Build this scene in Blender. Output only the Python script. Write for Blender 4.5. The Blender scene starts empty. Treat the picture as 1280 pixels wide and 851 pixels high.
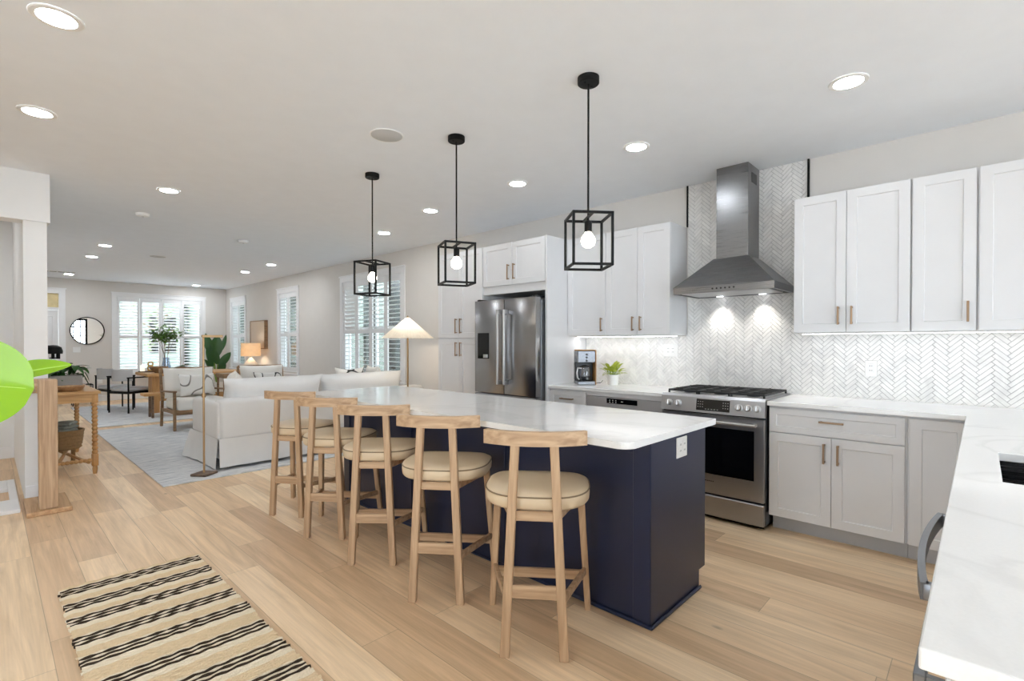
import bpy, bmesh, math, random
from mathutils import Vector, Matrix
R = math.radians
rnd = random.Random(7)
S = bpy.context.scene
COL = S.collection

# ---------------------------------------------------------------- camera, world, exposure
cam_d = bpy.data.cameras.new('camera')
cam = bpy.data.objects.new('camera', cam_d); COL.objects.link(cam)
cam.location = (0, 0, 1.3151)
cam.rotation_euler = (R(90 - 0.525), R(0.0), R(-46.642))
cam_d.sensor_width = 36.0
cam_d.lens = 36.0 * 620.8 / 1280.0
cam_d.shift_y = 9.4 / 1280.0
cam_d.clip_start = 0.02
S.camera = cam
S.view_settings.view_transform = 'Standard'
S.view_settings.look = 'None'
S.view_settings.gamma = 1.0
S.view_settings.use_curve_mapping = False
S.view_settings.exposure = 0.2
W_STRENGTH = 9.0      # overcast daylight
CAN_E = 62.0          # ceiling downlights, emission of each lens
LIV_E = 150.0         # living-room circuit
UC_E = 5.5            # strips under the wall cabinets
world = bpy.data.worlds.new('overcast'); S.world = world
world.use_nodes = True
wn = world.node_tree.nodes
wn['Background'].inputs[0].default_value = (0.80, 0.90, 1.0, 1)
wn['Background'].inputs[1].default_value = W_STRENGTH
S.cycles.max_bounces = 12
S.cycles.diffuse_bounces = 8
S.cycles.glossy_bounces = 5
S.cycles.transparent_max_bounces = 12
S.cycles.transmission_bounces = 6
S.cycles.caustics_reflective = False
S.cycles.caustics_refractive = False
S.cycles.sample_clamp_indirect = 6.0

def portal(loc, rot, sx, sy):
    d = bpy.data.lights.new('daylight_portal', 'AREA'); d.shape = 'RECTANGLE'; d.size = sx; d.size_y = sy
    d.cycles.is_portal = True
    o = bpy.data.objects.new('daylight_portal', d); COL.objects.link(o); o.location = loc; o.rotation_euler = rot
    return o

# ---------------------------------------------------------------- materials
MATS = {}
def srgb(r, g, b):
    f = lambda c: (c / 255) / 12.92 if c / 255 <= 0.04045 else ((c / 255 + 0.055) / 1.055) ** 2.4
    return (f(r), f(g), f(b), 1)

def pm(name, col, rough=0.5, metal=0.0, spec=0.5, coat=0.0, bump=None, var=None, sheen=0.0):
    """principled material; bump=(scale, strength), var=(scale, amount) adds a mild procedural mottling"""
    m = bpy.data.materials.new(name); m.use_nodes = True
    nt = m.node_tree; p = nt.nodes['Principled BSDF']
    p.inputs['Base Color'].default_value = col
    p.inputs['Roughness'].default_value = rough
    p.inputs['Metallic'].default_value = metal
    p.inputs['Specular IOR Level'].default_value = spec
    p.inputs['Coat Weight'].default_value = coat
    p.inputs['Sheen Weight'].default_value = sheen
    tc = nt.nodes.new('ShaderNodeTexCoord')
    if var is None: var = (6.0, 0.03)
    n = nt.nodes.new('ShaderNodeTexNoise'); n.inputs['Scale'].default_value = var[0]; n.inputs['Detail'].default_value = 4
    nt.links.new(tc.outputs['Object'], n.inputs['Vector'])
    mr = nt.nodes.new('ShaderNodeMapRange'); mr.inputs['To Min'].default_value = 1 - var[1]; mr.inputs['To Max'].default_value = 1 + var[1]
    nt.links.new(n.outputs['Fac'], mr.inputs['Value'])
    mx = nt.nodes.new('ShaderNodeVectorMath'); mx.operation = 'SCALE'
    mx.inputs[0].default_value = col[:3]
    nt.links.new(mr.outputs['Result'], mx.inputs['Scale'])
    nt.links.new(mx.outputs['Vector'], p.inputs['Base Color'])
    if bump:
        n2 = nt.nodes.new('ShaderNodeTexNoise'); n2.inputs['Scale'].default_value = bump[0]; n2.inputs['Detail'].default_value = 5
        nt.links.new(tc.outputs['Object'], n2.inputs['Vector'])
        b = nt.nodes.new('ShaderNodeBump'); b.inputs['Strength'].default_value = bump[1]; b.inputs['Distance'].default_value = 0.01
        nt.links.new(n2.outputs['Fac'], b.inputs['Height']); nt.links.new(b.outputs['Normal'], p.inputs['Normal'])
    MATS[name] = m
    return m

def emit(name, col, strength):
    m = bpy.data.materials.new(name); m.use_nodes = True
    p = m.node_tree.nodes['Principled BSDF']
    p.inputs['Base Color'].default_value = (0.8, 0.8, 0.8, 1)
    p.inputs['Emission Color'].default_value = col
    p.inputs['Emission Strength'].default_value = strength
    return m

def wood(name, c1, c2, axis='Z', scale=1.0, rough=0.5):
    m = bpy.data.materials.new(name); m.use_nodes = True
    nt = m.node_tree; p = nt.nodes['Principled BSDF']; p.inputs['Roughness'].default_value = rough
    tc = nt.nodes.new('ShaderNodeTexCoord'); mp = nt.nodes.new('ShaderNodeMapping')
    sc = {'X': (1.5, 28, 28), 'Y': (28, 1.5, 28), 'Z': (28, 28, 1.5)}[axis]
    mp.inputs['Scale'].default_value = [s * scale for s in sc]
    nt.links.new(tc.outputs['Object'], mp.inputs['Vector'])
    n = nt.nodes.new('ShaderNodeTexNoise'); n.inputs['Scale'].default_value = 1.6; n.inputs['Detail'].default_value = 6; n.inputs['Distortion'].default_value = 0.7
    nt.links.new(mp.outputs['Vector'], n.inputs['Vector'])
    cr = nt.nodes.new('ShaderNodeValToRGB'); cr.color_ramp.elements[0].position = 0.32; cr.color_ramp.elements[1].position = 0.68
    cr.color_ramp.elements[0].color = c1; cr.color_ramp.elements[1].color = c2
    nt.links.new(n.outputs['Fac'], cr.inputs['Fac']); nt.links.new(cr.outputs['Color'], p.inputs['Base Color'])
    b = nt.nodes.new('ShaderNodeBump'); b.inputs['Strength'].default_value = 0.12; b.inputs['Distance'].default_value = 0.004
    nt.links.new(n.outputs['Fac'], b.inputs['Height']); nt.links.new(b.outputs['Normal'], p.inputs['Normal'])
    return m

def steel(name, col, rough, axis):
    m = bpy.data.materials.new(name); m.use_nodes = True
    nt = m.node_tree; p = nt.nodes['Principled BSDF']
    p.inputs['Metallic'].default_value = 1.0; p.inputs['Base Color'].default_value = col
    tc = nt.nodes.new('ShaderNodeTexCoord'); mp = nt.nodes.new('ShaderNodeMapping')
    mp.inputs['Scale'].default_value = {'Y': (400, 3, 400), 'Z': (400, 400, 3)}[axis]
    nt.links.new(tc.outputs['Object'], mp.inputs['Vector'])
    n = nt.nodes.new('ShaderNodeTexNoise'); n.inputs['Scale'].default_value = 1.0; n.inputs['Detail'].default_value = 2
    nt.links.new(mp.outputs['Vector'], n.inputs['Vector'])
    mr = nt.nodes.new('ShaderNodeMapRange'); mr.inputs['To Min'].default_value = rough - 0.06; mr.inputs['To Max'].default_value = rough + 0.08
    nt.links.new(n.outputs['Fac'], mr.inputs['Value']); nt.links.new(mr.outputs['Result'], p.inputs['Roughness'])
    b = nt.nodes.new('ShaderNodeBump'); b.inputs['Strength'].default_value = 0.01; b.inputs['Distance'].default_value = 0.0005
    nt.links.new(n.outputs['Fac'], b.inputs['Height']); nt.links.new(b.outputs['Normal'], p.inputs['Normal'])
    return m

def nodes_of(name):
    m = bpy.data.materials.new(name); m.use_nodes = True
    nt = m.node_tree
    return m, nt, nt.nodes['Principled BSDF'], (lambda t, **k: _mk(nt, t, k)), nt.links.new
def _mk(nt, t, k):
    n = nt.nodes.new(t)
    for a, v in k.items(): setattr(n, a, v)
    return n

def plank_mat():
    m, nt, p, N, L = nodes_of('oak_planks')
    def math_(op, a, b=None):
        n = N('ShaderNodeMath', operation=op)
        for i, v in enumerate((a, b)):
            if v is None: continue
            if isinstance(v, (int, float)): n.inputs[i].default_value = v
            else: L(v, n.inputs[i])
        return n.outputs[0]
    g = N('ShaderNodeNewGeometry'); sp = N('ShaderNodeSeparateXYZ'); L(g.outputs['Position'], sp.inputs[0])
    PW, PL = 0.185, 1.55
    xr = math_('DIVIDE', sp.outputs['X'], PW); row = math_('FLOOR', xr)
    wn_ = N('ShaderNodeTexWhiteNoise', noise_dimensions='1D'); L(row, wn_.inputs['W'])
    yo = math_('ADD', math_('DIVIDE', sp.outputs['Y'], PL), math_('MULTIPLY', wn_.outputs['Value'], 7.3))
    idx = math_('FLOOR', yo)
    cb = N('ShaderNodeCombineXYZ'); L(row, cb.inputs[0]); L(idx, cb.inputs[1])
    w2 = N('ShaderNodeTexWhiteNoise', noise_dimensions='3D'); L(cb.outputs[0], w2.inputs['Vector'])
    # grain, shifted for each board
    off = N('ShaderNodeVectorMath', operation='SCALE'); L(w2.outputs['Color'], off.inputs[0]); off.inputs['Scale'].default_value = 40
    st = N('ShaderNodeVectorMath', operation='MULTIPLY'); L(g.outputs['Position'], st.inputs[0]); st.inputs[1].default_value = (11, 0.8, 1)
    ad = N('ShaderNodeVectorMath', operation='ADD'); L(st.outputs[0], ad.inputs[0]); L(off.outputs[0], ad.inputs[1])
    n = N('ShaderNodeTexNoise'); L(ad.outputs[0], n.inputs['Vector']); n.inputs['Scale'].default_value = 1.3; n.inputs['Detail'].default_value = 7; n.inputs['Distortion'].default_value = 1.2; n.inputs['Roughness'].default_value = 0.6
    n3 = N('ShaderNodeTexNoise'); st3 = N('ShaderNodeVectorMath', operation='MULTIPLY'); L(ad.outputs[0], st3.inputs[0]); st3.inputs[1].default_value = (7, 1.5, 1)
    L(st3.outputs[0], n3.inputs['Vector']); n3.inputs['Scale'].default_value = 1.6; n3.inputs['Detail'].default_value = 4
    cr = N('ShaderNodeValToRGB'); e = cr.color_ramp.elements
    e[0].position = 0.0; e[0].color = srgb(214, 182, 146); e[1].position = 1.0; e[1].color = srgb(249, 225, 191)
    x = cr.color_ramp.elements.new(0.35); x.color = srgb(231, 200, 162)
    x = cr.color_ramp.elements.new(0.7); x.color = srgb(242, 214, 177)
    L(w2.outputs['Value'], cr.inputs['Fac'])
    gr = N('ShaderNodeValToRGB'); gr.color_ramp.elements[0].position = 0.3; gr.color_ramp.elements[0].color = (0.80, 0.77, 0.73, 1)
    gr.color_ramp.elements[1].position = 0.62; gr.color_ramp.elements[1].color = (1.04, 1.04, 1.05, 1); L(n.outputs['Fac'], gr.inputs['Fac'])
    g3 = N('ShaderNodeMapRange'); L(n3.outputs['Fac'], g3.inputs['Value']); g3.inputs['From Min'].default_value = 0.3; g3.inputs['From Max'].default_value = 0.7; g3.inputs['To Min'].default_value = 0.93; g3.inputs['To Max'].default_value = 1.05
    mu = N('ShaderNodeVectorMath', operation='MULTIPLY'); L(cr.outputs['Color'], mu.inputs[0]); L(gr.outputs['Color'], mu.inputs[1])
    m2 = N('ShaderNodeVectorMath', operation='SCALE'); L(mu.outputs[0], m2.inputs[0]); L(g3.outputs['Result'], m2.inputs['Scale'])
    # knots
    vo = N('ShaderNodeTexVoronoi'); vs = N('ShaderNodeVectorMath', operation='MULTIPLY'); L(g.outputs['Position'], vs.inputs[0]); vs.inputs[1].default_value = (3.1, 1.5, 1)
    L(vs.outputs[0], vo.inputs['Vector']); vo.inputs['Scale'].default_value = 0.8
    kn = N('ShaderNodeMapRange'); L(vo.outputs['Distance'], kn.inputs['Value']); kn.inputs['From Min'].default_value = 0.012; kn.inputs['From Max'].default_value = 0.045; kn.inputs['To Min'].default_value = 0.5; kn.inputs['To Max'].default_value = 1.0
    m3 = N('ShaderNodeVectorMath', operation='SCALE'); L(m2.outputs[0], m3.inputs[0]); L(kn.outputs['Result'], m3.inputs['Scale'])
    # joints between boards
    fx = math_('FRACT', xr); fy = math_('FRACT', yo)
    dx = math_('MULTIPLY', math_('MINIMUM', fx, math_('SUBTRACT', 1.0, fx)), PW)
    dy = math_('MULTIPLY', math_('MINIMUM', fy, math_('SUBTRACT', 1.0, fy)), PL)
    d = math_('MINIMUM', dx, dy)
    jm = N('ShaderNodeMapRange'); L(d, jm.inputs['Value']); jm.inputs['From Min'].default_value = 0.0006; jm.inputs['From Max'].default_value = 0.0022; jm.inputs['To Min'].default_value = 0.62
    m4 = N('ShaderNodeVectorMath', operation='SCALE'); L(m3.outputs[0], m4.inputs[0]); L(jm.outputs['Result'], m4.inputs['Scale'])
    L(m4.outputs[0], p.inputs['Base Color'])
    p.inputs['Roughness'].default_value = 0.42; p.inputs['Specular IOR Level'].default_value = 0.4
    b = N('ShaderNodeBump'); b.inputs['Strength'].default_value = 0.35; b.inputs['Distance'].default_value = 0.002
    L(jm.outputs['Result'], b.inputs['Height']); L(b.outputs['Normal'], p.inputs['Normal'])
    return m

def quartz_mat():
    m, nt, p, N, L = nodes_of('white_quartz')
    g = N('ShaderNodeNewGeometry')
    n = N('ShaderNodeTexNoise'); L(g.outputs['Position'], n.inputs['Vector']); n.inputs['Scale'].default_value = 1.1; n.inputs['Detail'].default_value = 6; n.inputs['Distortion'].default_value = 1.6
    cr = N('ShaderNodeValToRGB'); e = cr.color_ramp.elements
    base = srgb(238, 238, 237); e[0].color = base; e[0].position = 0.46; e[1].color = base; e[1].position = 0.54
    x = e.new(0.5); x.color = srgb(229, 229, 228)
    L(n.outputs['Fac'], cr.inputs['Fac'])
    n2 = N('ShaderNodeTexNoise'); L(g.outputs['Position'], n2.inputs['Vector']); n2.inputs['Scale'].default_value = 160; n2.inputs['Detail'].default_value = 2
    mr = N('ShaderNodeMapRange'); L(n2.outputs['Fac'], mr.inputs['Value']); mr.inputs['To Min'].default_value = 0.96; mr.inputs['To Max'].default_value = 1.03
    mu = N('ShaderNodeVectorMath', operation='SCALE'); L(cr.outputs['Color'], mu.inputs[0]); L(mr.outputs['Result'], mu.inputs['Scale'])
    L(mu.outputs[0], p.inputs['Base Color'])
    p.inputs['Roughness'].default_value = 0.13; p.inputs['Specular IOR Level'].default_value = 0.6
    return m

def tile_mat():
    m, nt, p, N, L = nodes_of('marble_herringbone')
    g = N('ShaderNodeNewGeometry')
    n = N('ShaderNodeTexNoise'); L(g.outputs['Position'], n.inputs['Vector']); n.inputs['Scale'].default_value = 7; n.inputs['Detail'].default_value = 6; n.inputs['Distortion'].default_value = 1.2
    cr = N('ShaderNodeValToRGB'); e = cr.color_ramp.elements
    e[0].position = 0.30; e[0].color = srgb(224, 223, 221); e[1].position = 0.55; e[1].color = srgb(239, 238, 235)
    L(n.outputs['Fac'], cr.inputs['Fac'])
    mr = N('ShaderNodeMapRange'); L(g.outputs['Random Per Island'], mr.inputs['Value']); mr.inputs['To Min'].default_value = 0.94; mr.inputs['To Max'].default_value = 1.02
    mu = N('ShaderNodeVectorMath', operation='SCALE'); L(cr.outputs['Color'], mu.inputs[0]); L(mr.outputs['Result'], mu.inputs['Scale'])
    L(mu.outputs[0], p.inputs['Base Color']); p.inputs['Roughness'].default_value = 0.28
    return m

def glass_mat(name, tint=(1, 1, 1, 1), refl=0.06):
    m = bpy.data.materials.new(name); m.use_nodes = True
    nt = m.node_tree; nt.nodes.remove(nt.nodes['Principled BSDF'])
    t = nt.nodes.new('ShaderNodeBsdfTransparent'); t.inputs[0].default_value = tint
    gl = nt.nodes.new('ShaderNodeBsdfGlossy'); gl.inputs['Roughness'].default_value = 0.02
    mx = nt.nodes.new('ShaderNodeMixShader')
    lw = nt.nodes.new('ShaderNodeLayerWeight'); lw.inputs['Blend'].default_value = 0.15
    mr = nt.nodes.new('ShaderNodeMapRange'); mr.inputs['To Min'].default_value = refl; mr.inputs['To Max'].default_value = 0.6
    nt.links.new(lw.outputs['Facing'], mr.inputs['Value']); nt.links.new(mr.outputs['Result'], mx.inputs[0])
    nt.links.new(t.outputs[0], mx.inputs[1]); nt.links.new(gl.outputs[0], mx.inputs[2])
    nt.links.new(mx.outputs[0], nt.nodes['Material Output'].inputs['Surface'])
    return m

def translucent(name, col, amt=0.5, rough=0.6, vein=None):
    m = bpy.data.materials.new(name); m.use_nodes = True
    nt = m.node_tree; p = nt.nodes['Principled BSDF']; p.inputs['Roughness'].default_value = rough
    tc = nt.nodes.new('ShaderNodeTexCoord'); n = nt.nodes.new('ShaderNodeTexNoise'); n.inputs['Scale'].default_value = 14
    nt.links.new(tc.outputs['Object'], n.inputs['Vector'])
    mr = nt.nodes.new('ShaderNodeMapRange'); mr.inputs['To Min'].default_value = 0.86; mr.inputs['To Max'].default_value = 1.12
    nt.links.new(n.outputs['Fac'], mr.inputs['Value'])
    mu = nt.nodes.new('ShaderNodeVectorMath'); mu.operation = 'SCALE'; mu.inputs[0].default_value = col[:3]
    nt.links.new(mr.outputs['Result'], mu.inputs['Scale']); nt.links.new(mu.outputs[0], p.inputs['Base Color'])
    t = nt.nodes.new('ShaderNodeBsdfTranslucent'); nt.links.new(mu.outputs[0], t.inputs[0])
    mx = nt.nodes.new('ShaderNodeMixShader'); mx.inputs[0].default_value = amt
    nt.links.new(p.outputs[0], mx.inputs[1]); nt.links.new(t.outputs[0], mx.inputs[2])
    nt.links.new(mx.outputs[0], nt.nodes['Material Output'].inputs['Surface'])
    return m

def rug_mat():
    m, nt, p, N, L = nodes_of('pale_blue_rug')
    g = N('ShaderNodeNewGeometry')
    st = N('ShaderNodeVectorMath', operation='MULTIPLY'); L(g.outputs['Position'], st.inputs[0]); st.inputs[1].default_value = (3, 22, 1)
    n = N('ShaderNodeTexNoise'); L(st.outputs[0], n.inputs['Vector']); n.inputs['Scale'].default_value = 1.5; n.inputs['Detail'].default_value = 8; n.inputs['Roughness'].default_value = 0.7
    cr = N('ShaderNodeValToRGB'); e = cr.color_ramp.elements
    e[0].position = 0.36; e[0].color = srgb(176, 181, 188); e[1].position = 0.6; e[1].color = srgb(228, 229, 230)
    L(n.outputs['Fac'], cr.inputs['Fac']); L(cr.outputs['Color'], p.inputs['Base Color'])
    p.inputs['Roughness'].default_value = 0.95; p.inputs['Specular IOR Level'].default_value = 0.1
    b = N('ShaderNodeBump'); b.inputs['Strength'].default_value = 0.4; b.inputs['Distance'].default_value = 0.004
    L(n.outputs['Fac'], b.inputs['Height']); L(b.outputs['Normal'], p.inputs['Normal'])
    return m

def scribble_mat(name, ink):
    m, nt, p, N, L = nodes_of(name)
    tc = N('ShaderNodeTexCoord')
    n = N('ShaderNodeTexNoise'); L(tc.outputs['Object'], n.inputs['Vector']); n.inputs['Scale'].default_value = 5.0; n.inputs['Detail'].default_value = 0
    cr = N('ShaderNodeValToRGB'); cr.color_ramp.interpolation = 'LINEAR'; e = cr.color_ramp.elements
    w = srgb(232, 230, 226)
    e[0].position = 0.44; e[0].color = w; e[1].position = 0.56; e[1].color = w
    for pos, c in ((0.47, ink), (0.51, ink)):
        x = e.new(pos); x.color = c
    x = e.new(0.45); x.color = w; x = e.new(0.53); x.color = w
    L(n.outputs['Fac'], cr.inputs['Fac']); L(cr.outputs['Color'], p.inputs['Base Color']); p.inputs['Roughness'].default_value = 0.9
    return m

def pleat_mat(name, col, amt):
    return translucent(name, col, amt, 0.8)

M = dict(
    wall=pm('greige_wall_paint', srgb(219, 215, 210), 0.85, bump=(220, 0.03)),
    ceil=pm('white_ceiling_paint', srgb(238, 242, 247), 0.9, bump=(180, 0.03)),
    hall=pm('pale_wall_paint', srgb(232, 232, 231), 0.85, bump=(220, 0.03)),
    trim=pm('white_trim_paint', srgb(236, 236, 237), 0.4),
    cab=pm('white_cabinet_paint', srgb(221, 221, 222), 0.38, bump=(300, 0.01)),
    toe=pm('grey_toe_kick', srgb(186, 188, 192), 0.5),
    navy=pm('navy_cabinet_paint', srgb(35, 43, 69), 0.33, spec=0.5, bump=(200, 0.015)),
    bronze=pm('bronze_pull', srgb(150, 124, 100), 0.38, 1.0),
    steel=steel('brushed_steel', srgb(176, 176, 178), 0.31, 'Y'),
    steelsoft=steel('soft_brushed_steel', srgb(205, 205, 207), 0.5, 'Y'),
    steelh=steel('hood_steel', srgb(138, 138, 140), 0.28, 'Y'),
    steelv=steel('brushed_steel_upright', srgb(160, 160, 162), 0.22, 'Z'),
    steeld=steel('dark_brushed_steel', srgb(120, 121, 124), 0.25, 'Y'),
    handle=pm('satin_steel_handle', srgb(205, 205, 205), 0.32, 1.0),
    grey_handle=pm('grey_metal_handle', srgb(128, 130, 134), 0.35, 0.7),
    blackglass=pm('black_oven_glass', srgb(8, 8, 9), 0.06, spec=0.6),
    black=pm('black_painted_metal', srgb(8, 8, 8), 0.55, spec=0.25),
    iron=pm('cast_iron', srgb(30, 30, 31), 0.6, bump=(150, 0.1)),
    plastic=pm('black_plastic', srgb(18, 18, 19), 0.3),
    white_plastic=pm('white_plastic', srgb(236, 236, 234), 0.35),
    grey_plastic=pm('speaker_cloth', srgb(200, 200, 200), 0.8, bump=(900, 0.1)),
    grout=pm('grey_grout', srgb(176, 175, 174), 0.9),
    tile=tile_mat(), quartz=quartz_mat(), planks=plank_mat(), rug=rug_mat(),
    oak_x=wood('oak_along_x', srgb(166, 134, 102), srgb(203, 172, 138), 'X'),
    oak_y=wood('oak_along_y', srgb(178, 140, 100), srgb(208, 172, 132), 'Y'),
    oak_z=wood('oak_upright', srgb(166, 134, 102), srgb(203, 172, 138), 'Z'),
    honey_x=wood('honey_wood_along_x', srgb(176, 132, 82), srgb(206, 162, 106), 'X'),
    honey_z=wood('honey_wood_upright', srgb(170, 124, 74), srgb(204, 158, 102), 'Z'),
    brown_x=wood('brown_wood', srgb(118, 90, 62), srgb(156, 124, 90), 'X'),
    dark_x=wood('dark_wood', srgb(84, 66, 52), srgb(122, 98, 78), 'X'),
    leather=pm('tan_leather', srgb(214, 193, 162), 0.45, bump=(260, 0.08), var=(4, 0.05)),
    piping=pm('dark_piping', srgb(134, 114, 88), 0.5),
    linen=pm('white_linen', srgb(222, 222, 221), 0.95, spec=0.1, bump=(14, 0.25), sheen=0.1),
    ivory=pm('ivory_cushion', srgb(234, 231, 225), 0.95, spec=0.1, bump=(18, 0.2)),
    greycloth=pm('grey_cushion', srgb(186, 187, 189), 0.95, spec=0.1, bump=(60, 0.1)),
    scribble=scribble_mat('line_pattern_cloth', srgb(130, 126, 122)),
    floral=scribble_mat('black_pattern_cloth', srgb(38, 40, 38)),
    brass=pm('brass', srgb(186, 156, 118), 0.38, 1.0),
    antique=pm('antique_brass', srgb(150, 120, 82), 0.35, 1.0),
    ceramic=pm('cream_ceramic', srgb(228, 216, 198), 0.5),
    pot=pm('white_ceramic', srgb(236, 236, 235), 0.35),
    concrete=pm('grey_concrete', srgb(158, 155, 150), 0.85, bump=(60, 0.15)),
    soil=pm('potting_soil', srgb(56, 44, 36), 0.95, bump=(80, 0.5)),
    leaf_lime=translucent('lime_leaf', srgb(146, 194, 44), 0.35, 0.22),
    leaf_dark=translucent('dark_green_leaf', srgb(52, 92, 44), 0.2, 0.35),
    leaf_pale=translucent('pale_outdoor_leaf', srgb(128, 140, 108), 0.25, 0.5),
    leaf_mid=translucent('mid_green_leaf', srgb(96, 134, 56), 0.25, 0.4),
    stem=pm('green_stem', srgb(120, 150, 60), 0.5),
    bark=pm('brown_bark', srgb(112, 92, 72), 0.9, bump=(40, 0.4)),
    shade_warm=translucent('warm_linen_shade', srgb(244, 228, 204), 0.55, 0.8),
    shade_white=translucent('pleated_white_shade', srgb(240, 230, 214), 0.35, 0.8),
    glass=glass_mat('window_glass'), clear=glass_mat('clear_glass', (0.95, 0.97, 1, 1), 0.1),
    blueglass=glass_mat('blue_tinted_glass', (0.78, 0.84, 0.93, 1), 0.12),
    can=emit('downlight_lens', (0.90, 0.95, 1.0, 1), CAN_E),
    canliv=emit('downlight_lens_living', (0.93, 0.965, 1.0, 1), LIV_E),
    stripb=emit('led_strip_bright', (0.98, 0.98, 1.0, 1), UC_E * 2.2),
    strip=emit('led_strip', (0.98, 0.98, 1.0, 1), UC_E),
    bulb=emit('warm_bulb', (1, 0.88, 0.70, 1), 15.0),
    mirror=pm('mirror_silver', (0.92, 0.93, 0.93, 1), 0.01, 1.0, var=(1, 0.0)),
    canvas=pm('blush_canvas', srgb(206, 190, 172), 0.9, bump=(200, 0.1)),
    basket=pm('woven_basket', srgb(150, 120, 84), 0.9, bump=(70, 0.5), var=(40, 0.25)),
    jute=pm('natural_jute', srgb(226, 202, 166), 0.95, spec=0.1, bump=(120, 0.6), var=(60, 0.12)),
    jutecream=pm('bleached_jute', srgb(234, 220, 196), 0.95, spec=0.1, bump=(120, 0.6), var=(60, 0.08)),
    jutedark=pm('black_jute_yarn', srgb(64, 54, 44), 0.95, spec=0.1, bump=(120, 0.6), var=(60, 0.3)),
    throw=pm('striped_throw', srgb(142, 146, 138), 0.95, var=(24, 0.4)),
    siding=pm('pale_siding', srgb(138, 150, 140), 0.7), darkpane=pm('dark_pane', srgb(14, 16, 18), 0.1),
    ground=pm('pale_paving', srgb(226, 225, 222), 0.9), stained=pm('amber_glass_art', srgb(226, 208, 158), 0.4, var=(8, 0.25)),
    orange=pm('gold_figure', srgb(196, 150, 74), 0.35, 0.8),
)

# ---------------------------------------------------------------- builders
ORG = {}
def tagp(o, label=None, cat=None, group=None, kind=None):
    if label: o['label'] = label
    if cat: o['category'] = cat
    if group: o['group'] = group
    if kind: o['kind'] = kind
    return o

def thing(name, loc, label, cat, group=None, rz=0.0):
    o = bpy.data.objects.new(name, None); COL.objects.link(o)
    o.empty_display_size = 0.1
    o.location = loc; o.rotation_euler = (0, 0, rz)
    ORG[o.name] = Vector(loc) if rz == 0 else Vector((0, 0, 0))
    return tagp(o, label, cat, group)

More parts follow.
